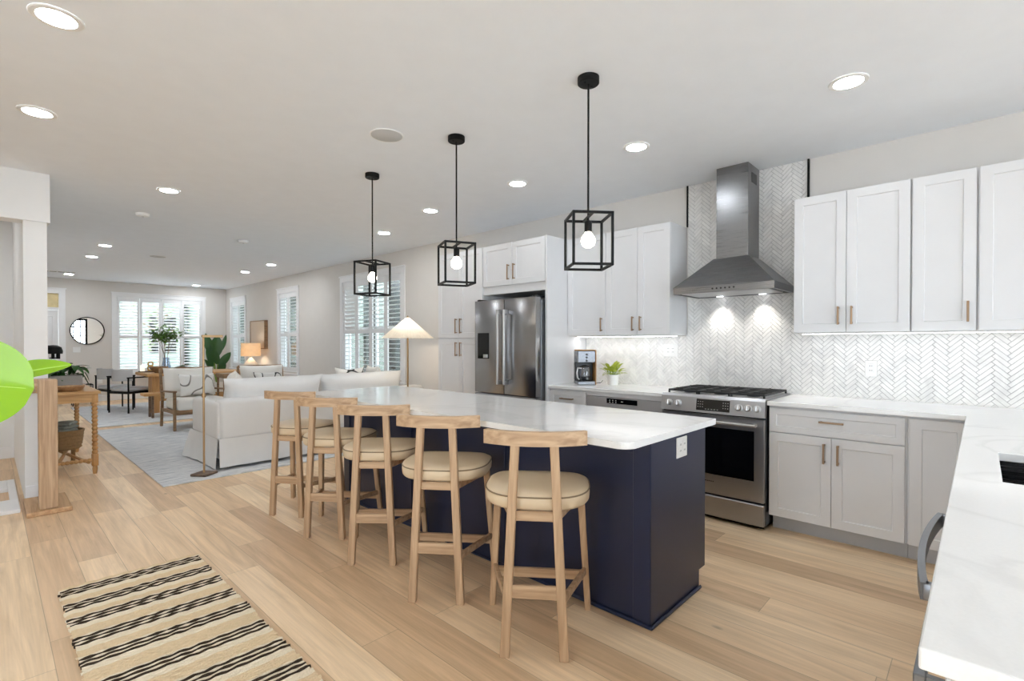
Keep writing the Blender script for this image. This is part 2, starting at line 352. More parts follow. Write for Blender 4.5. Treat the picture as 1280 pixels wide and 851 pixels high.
class MB:
    """collects shapes into one mesh; coordinates are world ones unless the parent was made at the origin"""
    def __init__(s): s.bm = bmesh.new(); s.mats = []; s.cur = 0
    def mat(s, m):
        if m not in s.mats: s.mats.append(m)
        s.cur = s.mats.index(m); return s
    def _fin(s, geom):
        for f in geom:
            f.material_index = s.cur
    def face(s, pts):
        vs = [s.bm.verts.new(p) for p in pts]
        f = s.bm.faces.new(vs); f.material_index = s.cur; return f
    def box(s, a, b, bev=0.0, seg=1, mtx=None):
        a = Vector(a); b = Vector(b)
        lo = Vector((min(a.x, b.x), min(a.y, b.y), min(a.z, b.z))); hi = Vector((max(a.x, b.x), max(a.y, b.y), max(a.z, b.z)))
        c = (lo + hi) / 2; d = hi - lo
        r = bmesh.ops.create_cube(s.bm, size=1.0, matrix=Matrix.Translation(c) @ Matrix.Diagonal((d.x, d.y, d.z, 1)))
        vs = r['verts']
        fs = {f for v in vs for f in v.link_faces}
        if bev > 0:
            bev = min(bev, min(d) * 0.49)
            es = list({e for v in vs for e in v.link_edges})
            rr = bmesh.ops.bevel(s.bm, geom=es, offset=bev, segments=seg, affect='EDGES', profile=0.5, clamp_overlap=True)
            fs = set(rr['faces']) | {f for f in fs if f.is_valid}
            vs = list({v for f in fs for v in f.verts})
        s._fin(fs)
        if mtx is not None: bmesh.ops.transform(s.bm, matrix=mtx, verts=vs)
        return vs
    def beam(s, p, q, w, t, up=(0, 0, 1), bev=0.003, w2=None, t2=None):
        """square bar from p to q; w across, t the other way; w2/t2 at q"""
        p = Vector(p); q = Vector(q); d = (q - p).normalized(); up = Vector(up)
        if abs(d.dot(up)) > 0.98: up = Vector((0, 1, 0)) if abs(d.y) < 0.9 else Vector((1, 0, 0))
        x = d.cross(up).normalized(); y = x.cross(d).normalized()
        w2 = w2 or w; t2 = t2 or t
        vs = []
        for c, ww, tt in ((p, w, t), (q, w2, t2)):
            for sx, sy in ((-1, -1), (1, -1), (1, 1), (-1, 1)):
                vs.append(s.bm.verts.new(c + x * sx * ww / 2 + y * sy * tt / 2))
        fs = [s.bm.faces.new([vs[i] for i in ix]) for ix in ((3, 2, 1, 0), (4, 5, 6, 7), (0, 1, 5, 4), (1, 2, 6, 5), (2, 3, 7, 6), (3, 0, 4, 7))]
        if bev > 0:
            es = list({e for f in fs for e in f.edges})
            rr = bmesh.ops.bevel(s.bm, geom=es, offset=bev, segments=1, affect='EDGES', profile=0.5)
            fs = set(rr['faces']) | {f for f in fs if f.is_valid}
        s._fin(fs)
    def tube(s, pts, r, n=10, cap=True, closed=False):
        pts = [Vector(p) for p in pts]; rings = []
        rs = r if isinstance(r, (list, tuple)) else [r] * len(pts)
        prev = None
        for i, p in enumerate(pts):
            if closed: d = (pts[(i + 1) % len(pts)] - pts[i - 1]).normalized()
            elif i == 0: d = (pts[1] - p).normalized()
            elif i == len(pts) - 1: d = (p - pts[i - 1]).normalized()
            else: d = (pts[i + 1] - pts[i - 1]).normalized()
            if prev is None:
                a = Vector((0, 0, 1)) if abs(d.z) < 0.9 else Vector((1, 0, 0))
                x = d.cross(a).normalized()
            else:
                x = (prev - d * prev.dot(d)).normalized()
            prev = x; y = d.cross(x)
            rings.append([s.bm.verts.new(p + x * rs[i] * math.cos(2 * math.pi * k / n) + y * rs[i] * math.sin(2 * math.pi * k / n)) for k in range(n)])
        fs = []
        m = len(rings)
        for i in range(m if closed else m - 1):
            a, b = rings[i], rings[(i + 1) % m]
            for k in range(n): fs.append(s.bm.faces.new((a[k], a[(k + 1) % n], b[(k + 1) % n], b[k])))
        if cap and not closed:
            fs.append(s.bm.faces.new(list(reversed(rings[0])))); fs.append(s.bm.faces.new(rings[-1]))
        s._fin(fs)
    def cyl(s, p, q, r, n=20, r2=None):
        s.tube([p, q], [r, r if r2 is None else r2], n)
    def lathe(s, c, prof, n=24, cap=True, axis='Z', sq=None):
        """prof: (radius, height) pairs from bottom to top around c"""
        c = Vector(c); rings = []
        for r, h in prof:
            ring = []
            for k in range(n):
                a = 2 * math.pi * k / n
                u, v = r * math.cos(a), r * math.sin(a)
                ring.append(s.bm.verts.new(c + {'Z': Vector((u, v, h)), 'X': Vector((h, u, v)), 'Y': Vector((v, h, u))}[axis]))
            rings.append(ring)
        fs = []
        for a, b in zip(rings, rings[1:]):
            for k in range(n): fs.append(s.bm.faces.new((a[k], a[(k + 1) % n], b[(k + 1) % n], b[k])))
        if cap:
            if prof[0][0] > 1e-5: fs.append(s.bm.faces.new(list(reversed(rings[0]))))
            if prof[-1][0] > 1e-5: fs.append(s.bm.faces.new(rings[-1]))
        s._fin(fs)
    def sphere(s, c, r, n=16, sc=(1, 1, 1)):
        rr = bmesh.ops.create_uvsphere(s.bm, u_segments=n, v_segments=max(6, n * 2 // 3), radius=r, matrix=Matrix.Translation(c) @ Matrix.Diagonal((*sc, 1)))
        s._fin({f for v in rr['verts'] for f in v.link_faces})
    def prism(s, outline, z0, z1, bev=0.0, seg=2, mtx=None):
        """outline in xy, extruded from z0 to z1"""
        lo = [s.bm.verts.new((x, y, z0)) for x, y in outline]; hi = [s.bm.verts.new((x, y, z1)) for x, y in outline]
        n = len(lo); fs = [s.bm.faces.new(list(reversed(lo))), s.bm.faces.new(hi)]
        for i in range(n): fs.append(s.bm.faces.new((lo[i], lo[(i + 1) % n], hi[(i + 1) % n], hi[i])))
        vs = lo + hi
        if bev > 0:
            es = list({e for e in fs[0].edges} | {e for e in fs[1].edges})
            rr = bmesh.ops.bevel(s.bm, geom=es, offset=bev, segments=seg, affect='EDGES', profile=0.5)
            fs = list(set(rr['faces']) | {f for f in fs if f.is_valid}); vs = list({v for f in fs for v in f.verts})
        s._fin(fs)
        if mtx is not None: bmesh.ops.transform(s.bm, matrix=mtx, verts=vs)
        return vs
    def slab(s, xs, ys, keep, z0, z1, bev=0.004):
        """plate of grid cells (xs, ys) for which keep(i, j) holds"""
        V = {}
        def v(i, j, z):
            k = (i, j, z)
            if k not in V: V[k] = s.bm.verts.new((xs[i], ys[j], z))
            return V[k]
        cells = {(i, j) for i in range(len(xs) - 1) for j in range(len(ys) - 1) if keep(i, j)}
        fs = []
        for i, j in cells:
            fs.append(s.bm.faces.new((v(i, j, z1), v(i + 1, j, z1), v(i + 1, j + 1, z1), v(i, j + 1, z1))))
            fs.append(s.bm.faces.new((v(i, j, z0), v(i, j + 1, z0), v(i + 1, j + 1, z0), v(i + 1, j, z0))))
            for (di, dj), (a, b) in {(0, -1): ((i, j), (i + 1, j)), (1, 0): ((i + 1, j), (i + 1, j + 1)), (0, 1): ((i + 1, j + 1), (i, j + 1)), (-1, 0): ((i, j + 1), (i, j))}.items():
                if (i + di, j + dj) not in cells:
                    fs.append(s.bm.faces.new((v(*a, z0), v(*b, z0), v(*b, z1), v(*a, z1))))
        bmesh.ops.dissolve_limit(s.bm, angle_limit=0.01, verts=list(V.values()), edges=list({e for f in fs for e in f.edges}))
        fs = list({f for q in V.values() if q.is_valid for f in q.link_faces})
        if bev:
            es = [e for e in {e for f in fs for e in f.edges} if len(e.link_faces) == 2 and e.calc_face_angle(0) > 0.5]
            rr = bmesh.ops.bevel(s.bm, geom=es, offset=bev, segments=2, affect='EDGES', profile=0.5)
            fs = list(set(rr['faces']) | {f for f in fs if f.is_valid})
        s._fin(fs)
    def door(s, o, u, v, w, h, t=0.02, rail=0.057, dep=0.008):
        """shaker door: o lower corner of the front, u/v unit vectors along width/height, front faces u x v"""
        o, u, v = Vector(o), Vector(u), Vector(v); n = u.cross(v)
        def rect(i, d): return [s.bm.verts.new(o + u * x + v * y + n * d) for x, y in ((i, i), (w - i, i), (w - i, h - i), (i, h - i))]
        e = 0.0015
        A0 = rect(0, -t); A1 = rect(0, -e); A = rect(e, 0); B_ = rect(rail, 0); C = rect(rail + 0.004, -dep)
        fs = []
        for p, q in ((A0, A1), (A1, A), (A, B_), (B_, C)):
            for k in range(4): fs.append(s.bm.faces.new((p[k], p[(k + 1) % 4], q[(k + 1) % 4], q[k])))
        fs.append(s.bm.faces.new(C)); fs.append(s.bm.faces.new(list(reversed(A0))))
        s._fin(fs)
    def pillow(s, mtx, w, h, t, n=12, pinch=0.12):
        """soft pillow in local xz plane, thick along y"""
        g = {}
        for side in (1, -1):
            for i in range(n + 1):
                for j in range(n + 1):
                    a = -1 + 2 * i / n; b = -1 + 2 * j / n
                    edge = i in (0, n) or j in (0, n)
                    if edge and side == -1: g[i, j, -1] = g[i, j, 1]; continue
                    k = max(0.0, (1 - a ** 4) * (1 - b ** 4)) ** 0.55
                    sx = 1 - pinch * (1 - abs(b) ** 2) * abs(a) ** 3 * 0.5; sz = 1 - pinch * (1 - abs(a) ** 2) * abs(b) ** 3
                    g[i, j, side] = s.bm.verts.new(mtx @ Vector((a * w / 2 * sx, side * k * t / 2, b * h / 2 * sz)))
        fs = []
        for i in range(n):
            for j in range(n):
                q = [g[i, j, 1], g[i + 1, j, 1], g[i + 1, j + 1, 1], g[i, j + 1, 1]]; fs.append(s.bm.faces.new(list(reversed(q))))
                q = [g[i, j, -1], g[i + 1, j, -1], g[i + 1, j + 1, -1], g[i, j + 1, -1]]; fs.append(s.bm.faces.new(q))
        s._fin(fs)
    def leaf(s, base, d, up, L, Wd, droop=0.2, fold=0.25, shape='oval', n=8):
        base = Vector(base); d = Vector(d).normalized(); up = Vector(up)
        x = d.cross(up).normalized(); up = x.cross(d).normalized()
        rows = []
        for i in range(n + 1):
            t = i / n
            if shape == 'round': w = (1 - abs(2 * t - 1) ** 2.6) ** 0.5 if 0 < t < 1 else 0.0
            elif shape == 'heart': w = (math.sin(math.pi * min(1, t * 0.86 + 0.14)) ** 0.6) * (1 - 0.35 * t)
            elif shape == 'paddle': w = math.sin(math.pi * min(1, 0.06 + t * 0.94)) ** 0.7
            else: w = math.sin(math.pi * (0.03 + 0.97 * t)) ** 0.85
            w = max(w, 0.02) * Wd / 2
            c = base + d * (L * t) - up * (droop * L * t * t)
            row = []
            for kx in (-1, -0.6, -0.2, 0, 0.2, 0.6, 1):
                row.append(s.bm.verts.new(c + x * kx * w + up * (fold * abs(kx) ** 1.3 * w)))
            rows.append(row)
        fs = []
        for a, b in zip(rows, rows[1:]):
            for k in range(6): fs.append(s.bm.faces.new((a[k], a[k + 1], b[k + 1], b[k])))
        s._fin(fs)
    def build(s, name, mat, parent=None, smooth=35, label=None, cat=None, group=None, kind=None, rz=None):
        bm = s.bm
        bmesh.ops.recalc_face_normals(bm, faces=bm.faces[:]) if not getattr(s, 'norecalc', False) else None
        org = Vector((0, 0, 0))
        if parent is None:
            xs = [v.co for v in bm.verts]
            org = Vector(((min(v.x for v in xs) + max(v.x for v in xs)) / 2, (min(v.y for v in xs) + max(v.y for v in xs)) / 2, min(v.z for v in xs)))
        else: org = ORG[parent.name]
        for v in bm.verts: v.co -= org
        me = bpy.data.meshes.new(name); bm.to_mesh(me); bm.free()
        if s.mats:
            for m in s.mats: me.materials.append(m)
        else: me.materials.append(mat)
        if smooth:
            me.polygons.foreach_set('use_smooth', [True] * len(me.polygons))
            me.set_sharp_from_angle(angle=R(smooth))
        o = bpy.data.objects.new(name, me); COL.objects.link(o)
        if parent is None: o.location = org
        else: o.parent = parent
        ORG[o.name] = org
        return tagp(o, label, cat, group, kind)

def children(o): return [c for c in bpy.data.objects if c.parent == o]
def copy_tree(o, parent=None, **kw):
    c = o.copy(); COL.objects.link(c); c.parent = parent
    ORG[c.name] = ORG.get(o.name, Vector((0, 0, 0)))
    for ch in KIDS(o): copy_tree(ch, c)
    return c
def KIDS(o): return list(o.children)

def one(fn, name, mat, parent=None, **k):
    mb = MB(); fn(mb); return mb.build(name, mat, parent, **k)
def boxo(name, a, b, mat, parent=None, bev=0.002, **k):
    mb = MB(); mb.box(a, b, bev); return mb.build(name, mat, parent, **k)

# ---------------------------------------------------------------- the room
W = 4.39          # kitchen / window wall
D = 14.6          # far wall
H = 2.743
BK = -3.4         # wall behind the camera
LX = -2.6         # left side of the near room
def struct(name, mb, mat, parent=None, **k):
    return mb.build(name, mat, parent, kind='structure' if parent is None else None, smooth=k.pop('smooth', None), **k)

mb = MB(); mb.box((LX - .2, BK - .2, -0.2), (W + .2, D + .2, 0)); struct('floor', mb, M['planks'])
mb = MB(); mb.box((LX - .2, BK - .2, H), (W + .2, D + .2, H + 0.15)); struct('ceiling', mb, M['ceil'])

def holed_wall(mb, axis, pos, th, a0, a1, holes, z0=0, z1=H):
    """wall at pos (thick th) along the other axis from a0 to a1, with rectangular holes (b0, b1, c0, c1)"""
    def bx(p, q, r, s_):
        if q - p < 1e-4 or s_ - r < 1e-4: return
        if axis == 'x': mb.box((pos, p, r), (pos + th, q, s_))
        else: mb.box((p, pos, r), (q, pos + th, s_))
    cur = a0
    for b0, b1, c0, c1 in sorted(holes):
        bx(cur, b0, z0, z1); bx(b0, b1, z0, c0); bx(b0, b1, c1, z1); cur = b1
    bx(cur, a1, z0, z1)

HO_R = [(6.46, 8.30, 0.75, 2.40), (10.20, 11.12, 0.72, 2.39), (13.20, 14.14, 0.72, 2.38)]
mb = MB(); holed_wall(mb, 'x', W, 0.16, BK, D, HO_R); struct('wall_right', mb, M['wall'])
HO_F = [(0.42, 1.09, 0.0, 2.40), (2.08, 3.82, 0.62, 2.40)]
mb = MB(); holed_wall(mb, 'y', D, 0.16, 0.2, W, HO_F); struct('wall_far', mb, M['wall'])
mb = MB(); mb.box((0.215, 5.76, 0), (0.36, D, H - 0.001)); struct('wall_left', mb, M['hall'])
mb = MB(); mb.prism([(LX, 5.74), (0.38, 5.74), (0.375, 5.93), (LX, 5.93)], 2.335, H - 0.001); struct('trim_1', mb, M['hall'])
mb = MB(); mb.box((LX, 8.1, 0), (0.215, 8.2, H - 0.001)); struct('wall_stair', mb, M['hall'])
HO_L = [(0.5, 1.9, 0.1, 2.3)]
mb = MB(); holed_wall(mb, 'x', LX - 0.16, 0.16, BK, 8.2, HO_L); struct('wall_left_near', mb, M['hall'])
HO_B = [(-2.4, 0.15, 0.05, 2.55), (0.35, 3.5, 0.05, 2.55)]
mb = MB(); holed_wall(mb, 'y', BK - 0.16, 0.16, LX, W, HO_B); struct('wall_back', mb, M['hall'])

# black grid glazing behind the camera and to its left (daylight; the round mirror shows only the widest)
def grid_window(name, axis, pos, b0, b1, c0, c1, nx, nz):
    mb = MB()
    def bar(p, q, r, s_):
        if axis == 'y': mb.box((p, pos - 0.02, r), (q, pos + 0.02, s_))
        else: mb.box((pos - 0.02, p, r), (pos + 0.02, q, s_))
    f = 0.09
    bar(b0, b0 + f, c0, c1); bar(b1 - f, b1, c0, c1); bar(b0 + f, b1 - f, c0, c0 + f); bar(b0 + f, b1 - f, c1 - f, c1)
    for i in range(1, nx): x = b0 + (b1 - b0) * i / nx; bar(x - 0.02, x + 0.02, c0 + f, c1 - f)
    for i in range(1, nz): z = c0 + (c1 - c0) * i / nz; bar(b0 + f, b1 - f, z - 0.02, z + 0.02)
    o = struct(name, mb, M['black'])
    g = MB()
    if axis == 'y': g.box((b0 + f, pos - 0.004, c0 + f), (b1 - f, pos + 0.004, c1 - f))
    else: g.box((pos - 0.004, b0 + f, c0 + f), (pos + 0.004, b1 - f, c1 - f))
    org = ORG[o.name]
    g.build('pane', M['glass'], o, smooth=None)
    return o
grid_window('window_5', 'y', BK - 0.08, 0.35, 3.5, 0.05, 2.55, 12, 6)
grid_window('added_window_6', 'y', BK - 0.08, -2.4, 0.15, 0.05, 2.55, 4, 4)  # unseen second back window, added to let in more daylight
grid_window('window_7', 'x', LX - 0.08, 0.5, 1.9, 0.1, 2.3, 2, 4)
portal((1.92, BK - 0.2, 1.3), (R(90), 0, R(180)), 3.2, 2.5)
portal((-1.12, BK - 0.2, 1.3), (R(90), 0, R(180)), 2.6, 2.5)
portal((LX - 0.2, 1.2, 1.2), (R(90), 0, R(-90)), 1.4, 2.2)
portal((2.95, D + 0.3, 1.5), (R(90), 0, 0), 1.8, 1.8)
portal((W + 0.3, 7.38, 1.57), (R(90), 0, R(90)), 1.9, 1.7)
portal((W + 0.3, 10.66, 1.55), (R(90), 0, R(90)), 0.95, 1.7)
portal((W + 0.3, 13.67, 1.55), (R(90), 0, R(90)), 0.95, 1.7)

# shuttered windows
def shutter_window(name, axis, pos, inward, b0, b1, c0, c1, casing, npan, angles, zmid, sill_extra=0.03, pitch=0.07):
    """axis 'x': in the wall at x=pos, spanning y b0..b1; inward = -1, panels face the room at smaller coordinate"""
    def P(a, d, z): return (pos + inward * d, a, z) if axis == 'x' else (a, pos + inward * d, z)
    w = MB(); t = 0.02
    # casing boards on the wall face
    w.box(P(b0 - casing, 0, c0 - 0.03), P(b0, t, c1 + casing), 0.002)
    w.box(P(b1, 0, c0 - 0.03), P(b1 + casing, t, c1 + casing), 0.002)
    w.box(P(b0, 0, c1), P(b1, t, c1 + casing), 0.002)
    w.box(P(b0 - casing - 0.01, 0, c1 + casing), P(b1 + casing + 0.01, t + 0.015, c1 + casing + 0.025), 0.002)
    # reveal lining
    w.box(P(b0, 0, c0), P(b0 + 0.012, -0.15, c1)); w.box(P(b1 - 0.012, 0, c0), P(b1, -0.15, c1))
    w.box(P(b0, 0, c1 - 0.012), P(b1, -0.15, c1)); w.box(P(b0, 0, c0), P(b1, -0.15, c0 + 0.012))
    o = struct(name, w, M['trim'])
    s = MB(); s.box(P(b0 - casing - 0.02, -0.0, c0 - 0.06), P(b1 + casing + 0.02, t + 0.03, c0 - 0.03), 0.003)
    s.box(P(b0 - casing, 0, c0 - 0.06 - casing * 0.8), P(b1 + casing, t, c0 - 0.06), 0.002)
    s.build('window_sill', M['trim'], o, smooth=None)
    g = MB(); g.box(P(b0 + 0.012, -0.12, c0 + 0.012), P(b1 - 0.012, -0.125, c1 - 0.012)); g.build('pane', M['glass'], o, smooth=None)
    sa = MB(); m = (c0 + c1) / 2
    sa.box(P(b0 + 0.012, -0.10, m - 0.02), P(b1 - 0.012, -0.14, m + 0.02))
    for i in range(0, npan + 1, 2):
        x = b0 + 0.012 + (b1 - b0 - 0.024) * i / npan
        sa.box(P(max(b0 + 0.012, x - 0.025), -0.10, c0), P(min(b1 - 0.012, x + 0.025), -0.14, c1))
    sa.build('sash', M['trim'], o, smooth=None)
    # hinged panels
    pw = (b1 - b0 - 0.024) / npan
    for i in range(npan):
        p0 = b0 + 0.012 + pw * i + 0.003; p1 = p0 + pw - 0.006
        q = MB(); st = 0.048; d0, d1 = 0.0, -0.028
        q.box(P(p0, d0, c0 + 0.015), P(p0 + st, d1, c1 - 0.015), 0.002); q.box(P(p1 - st, d0, c0 + 0.015), P(p1, d1, c1 - 0.015), 0.002)
        q.box(P(p0 + st, d0, c1 - 0.105), P(p1 - st, d1, c1 - 0.015), 0.002); q.box(P(p0 + st, d0, c0 + 0.015), P(p1 - st, d1, c0 + 0.10), 0.002)
        q.box(P(p0 + st, d0, zmid - 0.035), P(p1 - st, d1, zmid + 0.035), 0.002)
        for zz0, zz1, an in ((c0 + 0.10, zmid - 0.035, angles[i][0]), (zmid + 0.035, c1 - 0.105, angles[i][1])):
            n = max(1, round((zz1 - zz0) / pitch)); dz = (zz1 - zz0) / n
            for k in range(n):
                z = zz0 + dz * (k + 0.5)
                ca, sa_ = math.cos(R(an)), math.sin(R(an))
                hw = 0.036
                for th in (1,):
                    # slat: thin lens section tilted by an (0 = flat/open)
                    sec = [(-hw, 0), (-hw * .5, 0.0045), (hw * .5, 0.0045), (hw, 0), (hw * .5, -0.0045), (-hw * .5, -0.0045)]
                    A = [q.bm.verts.new(P(p0 + st + 0.002, -0.014 + x * ca - y * sa_, z + x * sa_ + y * ca)) for x, y in sec]
                    B_ = [q.bm.verts.new(P(p1 - st - 0.002, -0.014 + x * ca - y * sa_, z + x * sa_ + y * ca)) for x, y in sec]
                    for e in range(6): q.bm.faces.new((A[e], A[(e + 1) % 6], B_[(e + 1) % 6], B_[e]))
                    q.bm.faces.new(A); q.bm.faces.new(B_)
        q.build('shutter_panel', M['trim'], o, smooth=None)
    return o
# inward=-1 on the right wall: positive d goes into the room
shutter_window('window_1', 'x', W, -1, *HO_R[0], 0.085, 4, [(10, 55), (8, 10), (12, 12), (5, 8)][::-1], 1.52)
shutter_window('window_2', 'x', W, -1, *HO_R[1], 0.085, 2, [(8, 8), (10, 10)], 1.50)
shutter_window('window_3', 'x', W, -1, *HO_R[2], 0.085, 2, [(8, 8), (10, 10)], 1.50)
shutter_window('window_4', 'y', D, -1, *HO_F[1], 0.085, 4, [(24, 24), (20, 22), (22, 24), (20, 20)], 1.47)

# front door with an amber transom
mb = MB()
mb.box((0.36, D - 0.02, 0), (0.42, D, 2.5), 0.002); mb.box((1.09, D - 0.02, 0), (1.2, D, 2.5), 0.002)
mb.box((0.42, D - 0.02, 2.40), (1.09, D, 2.5), 0.002); mb.box((0.36, D - 0.035, 2.5), (1.22, D, 2.525), 0.002)
mb.box((0.42, D, 2.04), (1.09, D + 0.12, 2.10))
dr = struct('door_1', mb, M['trim'])
q = MB(); q.box((0.425, D + 0.03, 0.005), (1.085, D + 0.075, 2.035), 0.002)
for z0, z1 in ((0.2, 0.9), (1.05, 1.9)):
    for x0, x1 in ((0.52, 0.72), (0.79, 0.99)): q.box((x0, D + 0.022, z0), (x1, D + 0.03, z1), 0.006)
leafd = q.build('door_leaf', M['trim'], dr, smooth=None)
q = MB(); q.cyl((1.03, D + 0.03, 1.0), (1.03, D - 0.03, 1.0), 0.014, 12); q.box((0.93, D - 0.04, 0.99), (1.045, D - 0.02, 1.012), 0.004)
q.build('door_handle', M['black'], leafd)
q = MB(); q.box((0.42, D + 0.04, 2.10), (1.09, D + 0.05, 2.40)); q.build('transom_pane', M['stained'], dr, smooth=None, label='amber patterned transom glass')

# skirting
def base(name, pieces):
    mb = MB()
    for a, b in pieces: mb.box(a, b, 0.003)
    struct(name, mb, M['trim'])
base('baseboard_right', [((W - 0.015, 4.80, 0), (W, D, 0.13))])
base('baseboard_far', [((1.2, D - 0.015, 0), (W - 0.015, D, 0.13))])
base('baseboard_left', [((0.36, 5.775, 0), (0.375, D, 0.13)), ((0.215, 5.745, 0), (0.375, 5.76, 0.13))])
base('baseboard_stair', [((LX, 8.085, 0), (0.215, 8.1, 0.13))])

# black edge trims of the tiled strip behind the hood
for n_, y0, y1, z0 in (('trim_2', 0.972, 0.985, 2.37), ('trim_3', 1.936, 1.949, 2.37)):
    mb = MB(); mb.box((W - 0.022, y0, z0), (W, y1, H - 0.002)); struct(n_, mb, M['black'])

# herringbone marble, laid tile by tile
def herringbone(mb, y0, y1, z0, z1, x, Lt=0.1016, wt=0.0254, gap=0.0022, th=0.006):
    rot = math.sqrt(0.5)
    a = (0.0, math.sqrt(2) * wt); b = (math.sqrt(2) * Lt, 0.0)
    cy, cz = 1.46, 1.2
    tmp = bmesh.new()
    I = int((y1 - y0) / b[0]) + 6; J = int((z1 - z0) / a[1]) + 12
    i0 = int((y0 - cy) / b[0]) - 3; j0 = int((z0 - cz) / a[1]) - 6
    for i in range(i0, i0 + I):
        for j in range(j0, j0 + J):
            oy, oz = cy + i * b[0], cz + j * a[1]
            for (u0, v0, u1, v1) in ((0, 0, Lt, wt), (0, wt, wt, wt + Lt)):
                g = gap / 2
                pts = []
                for u, v in ((u0 + g, v0 + g), (u1 - g, v0 + g), (u1 - g, v1 - g), (u0 + g, v1 - g)):
                    pts.append((oy + (u - v) * rot, oz + (u + v) * rot))
                if max(p[0] for p in pts) < y0 or min(p[0] for p in pts) > y1 or max(p[1] for p in pts) < z0 or min(p[1] for p in pts) > z1: continue
                bt = [tmp.verts.new((x, p[0], p[1])) for p in pts]; tp = []
                c = (sum(p[0] for p in pts) / 4, sum(p[1] for p in pts) / 4)
                for p in pts: tp.append(tmp.verts.new((x - th, p[0] + (c[0] - p[0]) * 0.012, p[1] + (c[1] - p[1]) * 0.012)))
                tmp.faces.new(tp)
                for k in range(4): tmp.faces.new((bt[k], bt[(k + 1) % 4], tp[(k + 1) % 4], tp[k]))
    for co, no in (((0, y0, 0), (0, -1, 0)), ((0, y1, 0), (0, 1, 0)), ((0, 0, z0), (0, 0, -1)), ((0, 0, z1), (0, 0, 1))):
        bmesh.ops.bisect_plane(tmp, geom=tmp.verts[:] + tmp.edges[:] + tmp.faces[:], plane_co=co, plane_no=no, clear_outer=True)
    me = bpy.data.meshes.new('tmp'); tmp.to_mesh(me); tmp.free(); mb.bm.from_mesh(me); bpy.data.meshes.remove(me)
bs = MB(); bs.box((W - 0.006, -0.75, 0.88), (W, 3.05, 1.40)); bs.box((W - 0.006, 0.985, 1.40), (W, 1.936, H - 0.002))
bso = struct('wall_tile_backing', bs, M['grout'])
tl = MB()
herringbone(tl, -0.75, 0.985, 0.90, 1.40, W - 0.006); herringbone(tl, 0.985, 1.936, 0.90, H - 0.003, W - 0.006); herringbone(tl, 1.936, 3.05, 0.90, 1.40, W - 0.006)
tl.build('herringbone_tiles', M['tile'], bso, smooth=None)
TX = W - 0.012     # face of the tile

# outside the windows
mb = MB(); mb.box((-12, -14, -0.4), (16, 34, -0.25)); struct('ground', mb, M['ground'])
nb = thing('street_house', (6.6, 15, -0.25), 'pale neighbouring house with dark panes glimpsed through the right-hand shutters', 'house')
q = MB(); q.box((6.6, 4, -0.25), (9.2, 32, 7.5))
for k in range(42): q.box((6.585, 4, -0.25 + k * 0.18), (6.6, 32, -0.25 + k * 0.18 + 0.16))
q.build('wall', M['siding'], nb, smooth=None)
for y0, y1 in ((9.2, 10.2), (10.75, 11.35), (12.0, 12.9), (14.5, 17.4), (19.2, 22.5)):
    f = MB(); f.box((6.55, y0, 0.3), (6.584, y1, 3.2)); f.build('window', M['darkpane'], nb, smooth=None)
def tree(x, y, h, r, label, seed):
    rr = random.Random(seed)
    t = thing('tree', (x, y, -0.25), label, 'tree', 'trees outside the far window')
    s = MB(); s.tube([(x, y, -0.25), (x + 0.05, y, h * 0.4), (x - 0.03, y + 0.05, h * 0.75)], [0.11, 0.08, 0.04], 8)
    for k in range(5):
        a = rr.random() * 6.28; s.tube([(x, y, h * (0.35 + 0.07 * k)), (x + math.cos(a) * r * 0.7, y + math.sin(a) * r * 0.7, h * (0.5 + 0.08 * k))], [0.03, 0.012], 6)
    s.build('trunk', M['bark'], t)
    f = MB()
    for k in range(420):
        a = rr.random() * 6.28; e = rr.uniform(-1, 1); q_ = r * rr.random() ** 0.4
        c = Vector((x + q_ * math.cos(a) * math.sqrt(1 - e * e), y + q_ * math.sin(a) * math.sqrt(1 - e * e), h * 0.68 + q_ * e * 1.1))
        f.leaf(c, (rr.uniform(-1, 1), rr.uniform(-1, 1), rr.uniform(-1, .3)), (0, 0, 1), rr.uniform(.12, .22), rr.uniform(.06, .1), n=2)
    f.build('foliage', M['leaf_pale'], t, smooth=None)
tree(1.6, 19.5, 3.6, 1.1, 'leafy tree outside behind the left pair of far shutters', 3)
tree(4.2, 21.0, 3.4, 1.2, 'leafy tree outside behind the right pair of far shutters', 4)

# ---------------------------------------------------------------- ceiling fittings
def can_light(x, y, label, lens='can'):
    t = thing('recessed_light', (x, y, H), label, 'ceiling light', 'recessed ceiling lights')
    q = MB(); q.lathe((x, y, H - 0.007), [(0.068, 0.003), (0.070, 0.0), (0.090, 0.0), (0.094, 0.003), (0.094, 0.0068)], 28, cap=False); q.build('trim_ring', M['white_plastic'], t)
    q = MB(); q.lathe((x, y, H - 0.006), [(0.0695, 0.0), (0.0695, 0.003)], 28); q.build('lens', M[lens], t)
    return t
NEAR = ['nearest', 'second', 'third', 'fourth', 'fifth', 'sixth']
for i, (x, y) in enumerate([(0.222, 2.953), (0.226, 4.24), (1.18, 5.515), (1.2, 9.276), (1.2, 10.62), (1.18, 13.665)]):
    can_light(x, y, ['large bright round downlight in the top left corner of the ceiling', 'round ceiling downlight above the stair opening, second along the left side',
                     'round ceiling downlight near the white smoke alarm, in front of the stair wall', 'ceiling downlight over the living room, right one of the close pair at left',
                     'ceiling downlight over the dining rug, left one of the close pair at left', 'small ceiling downlight beside the air vent near the front door'][i], 'can' if y < 5 else 'canliv')
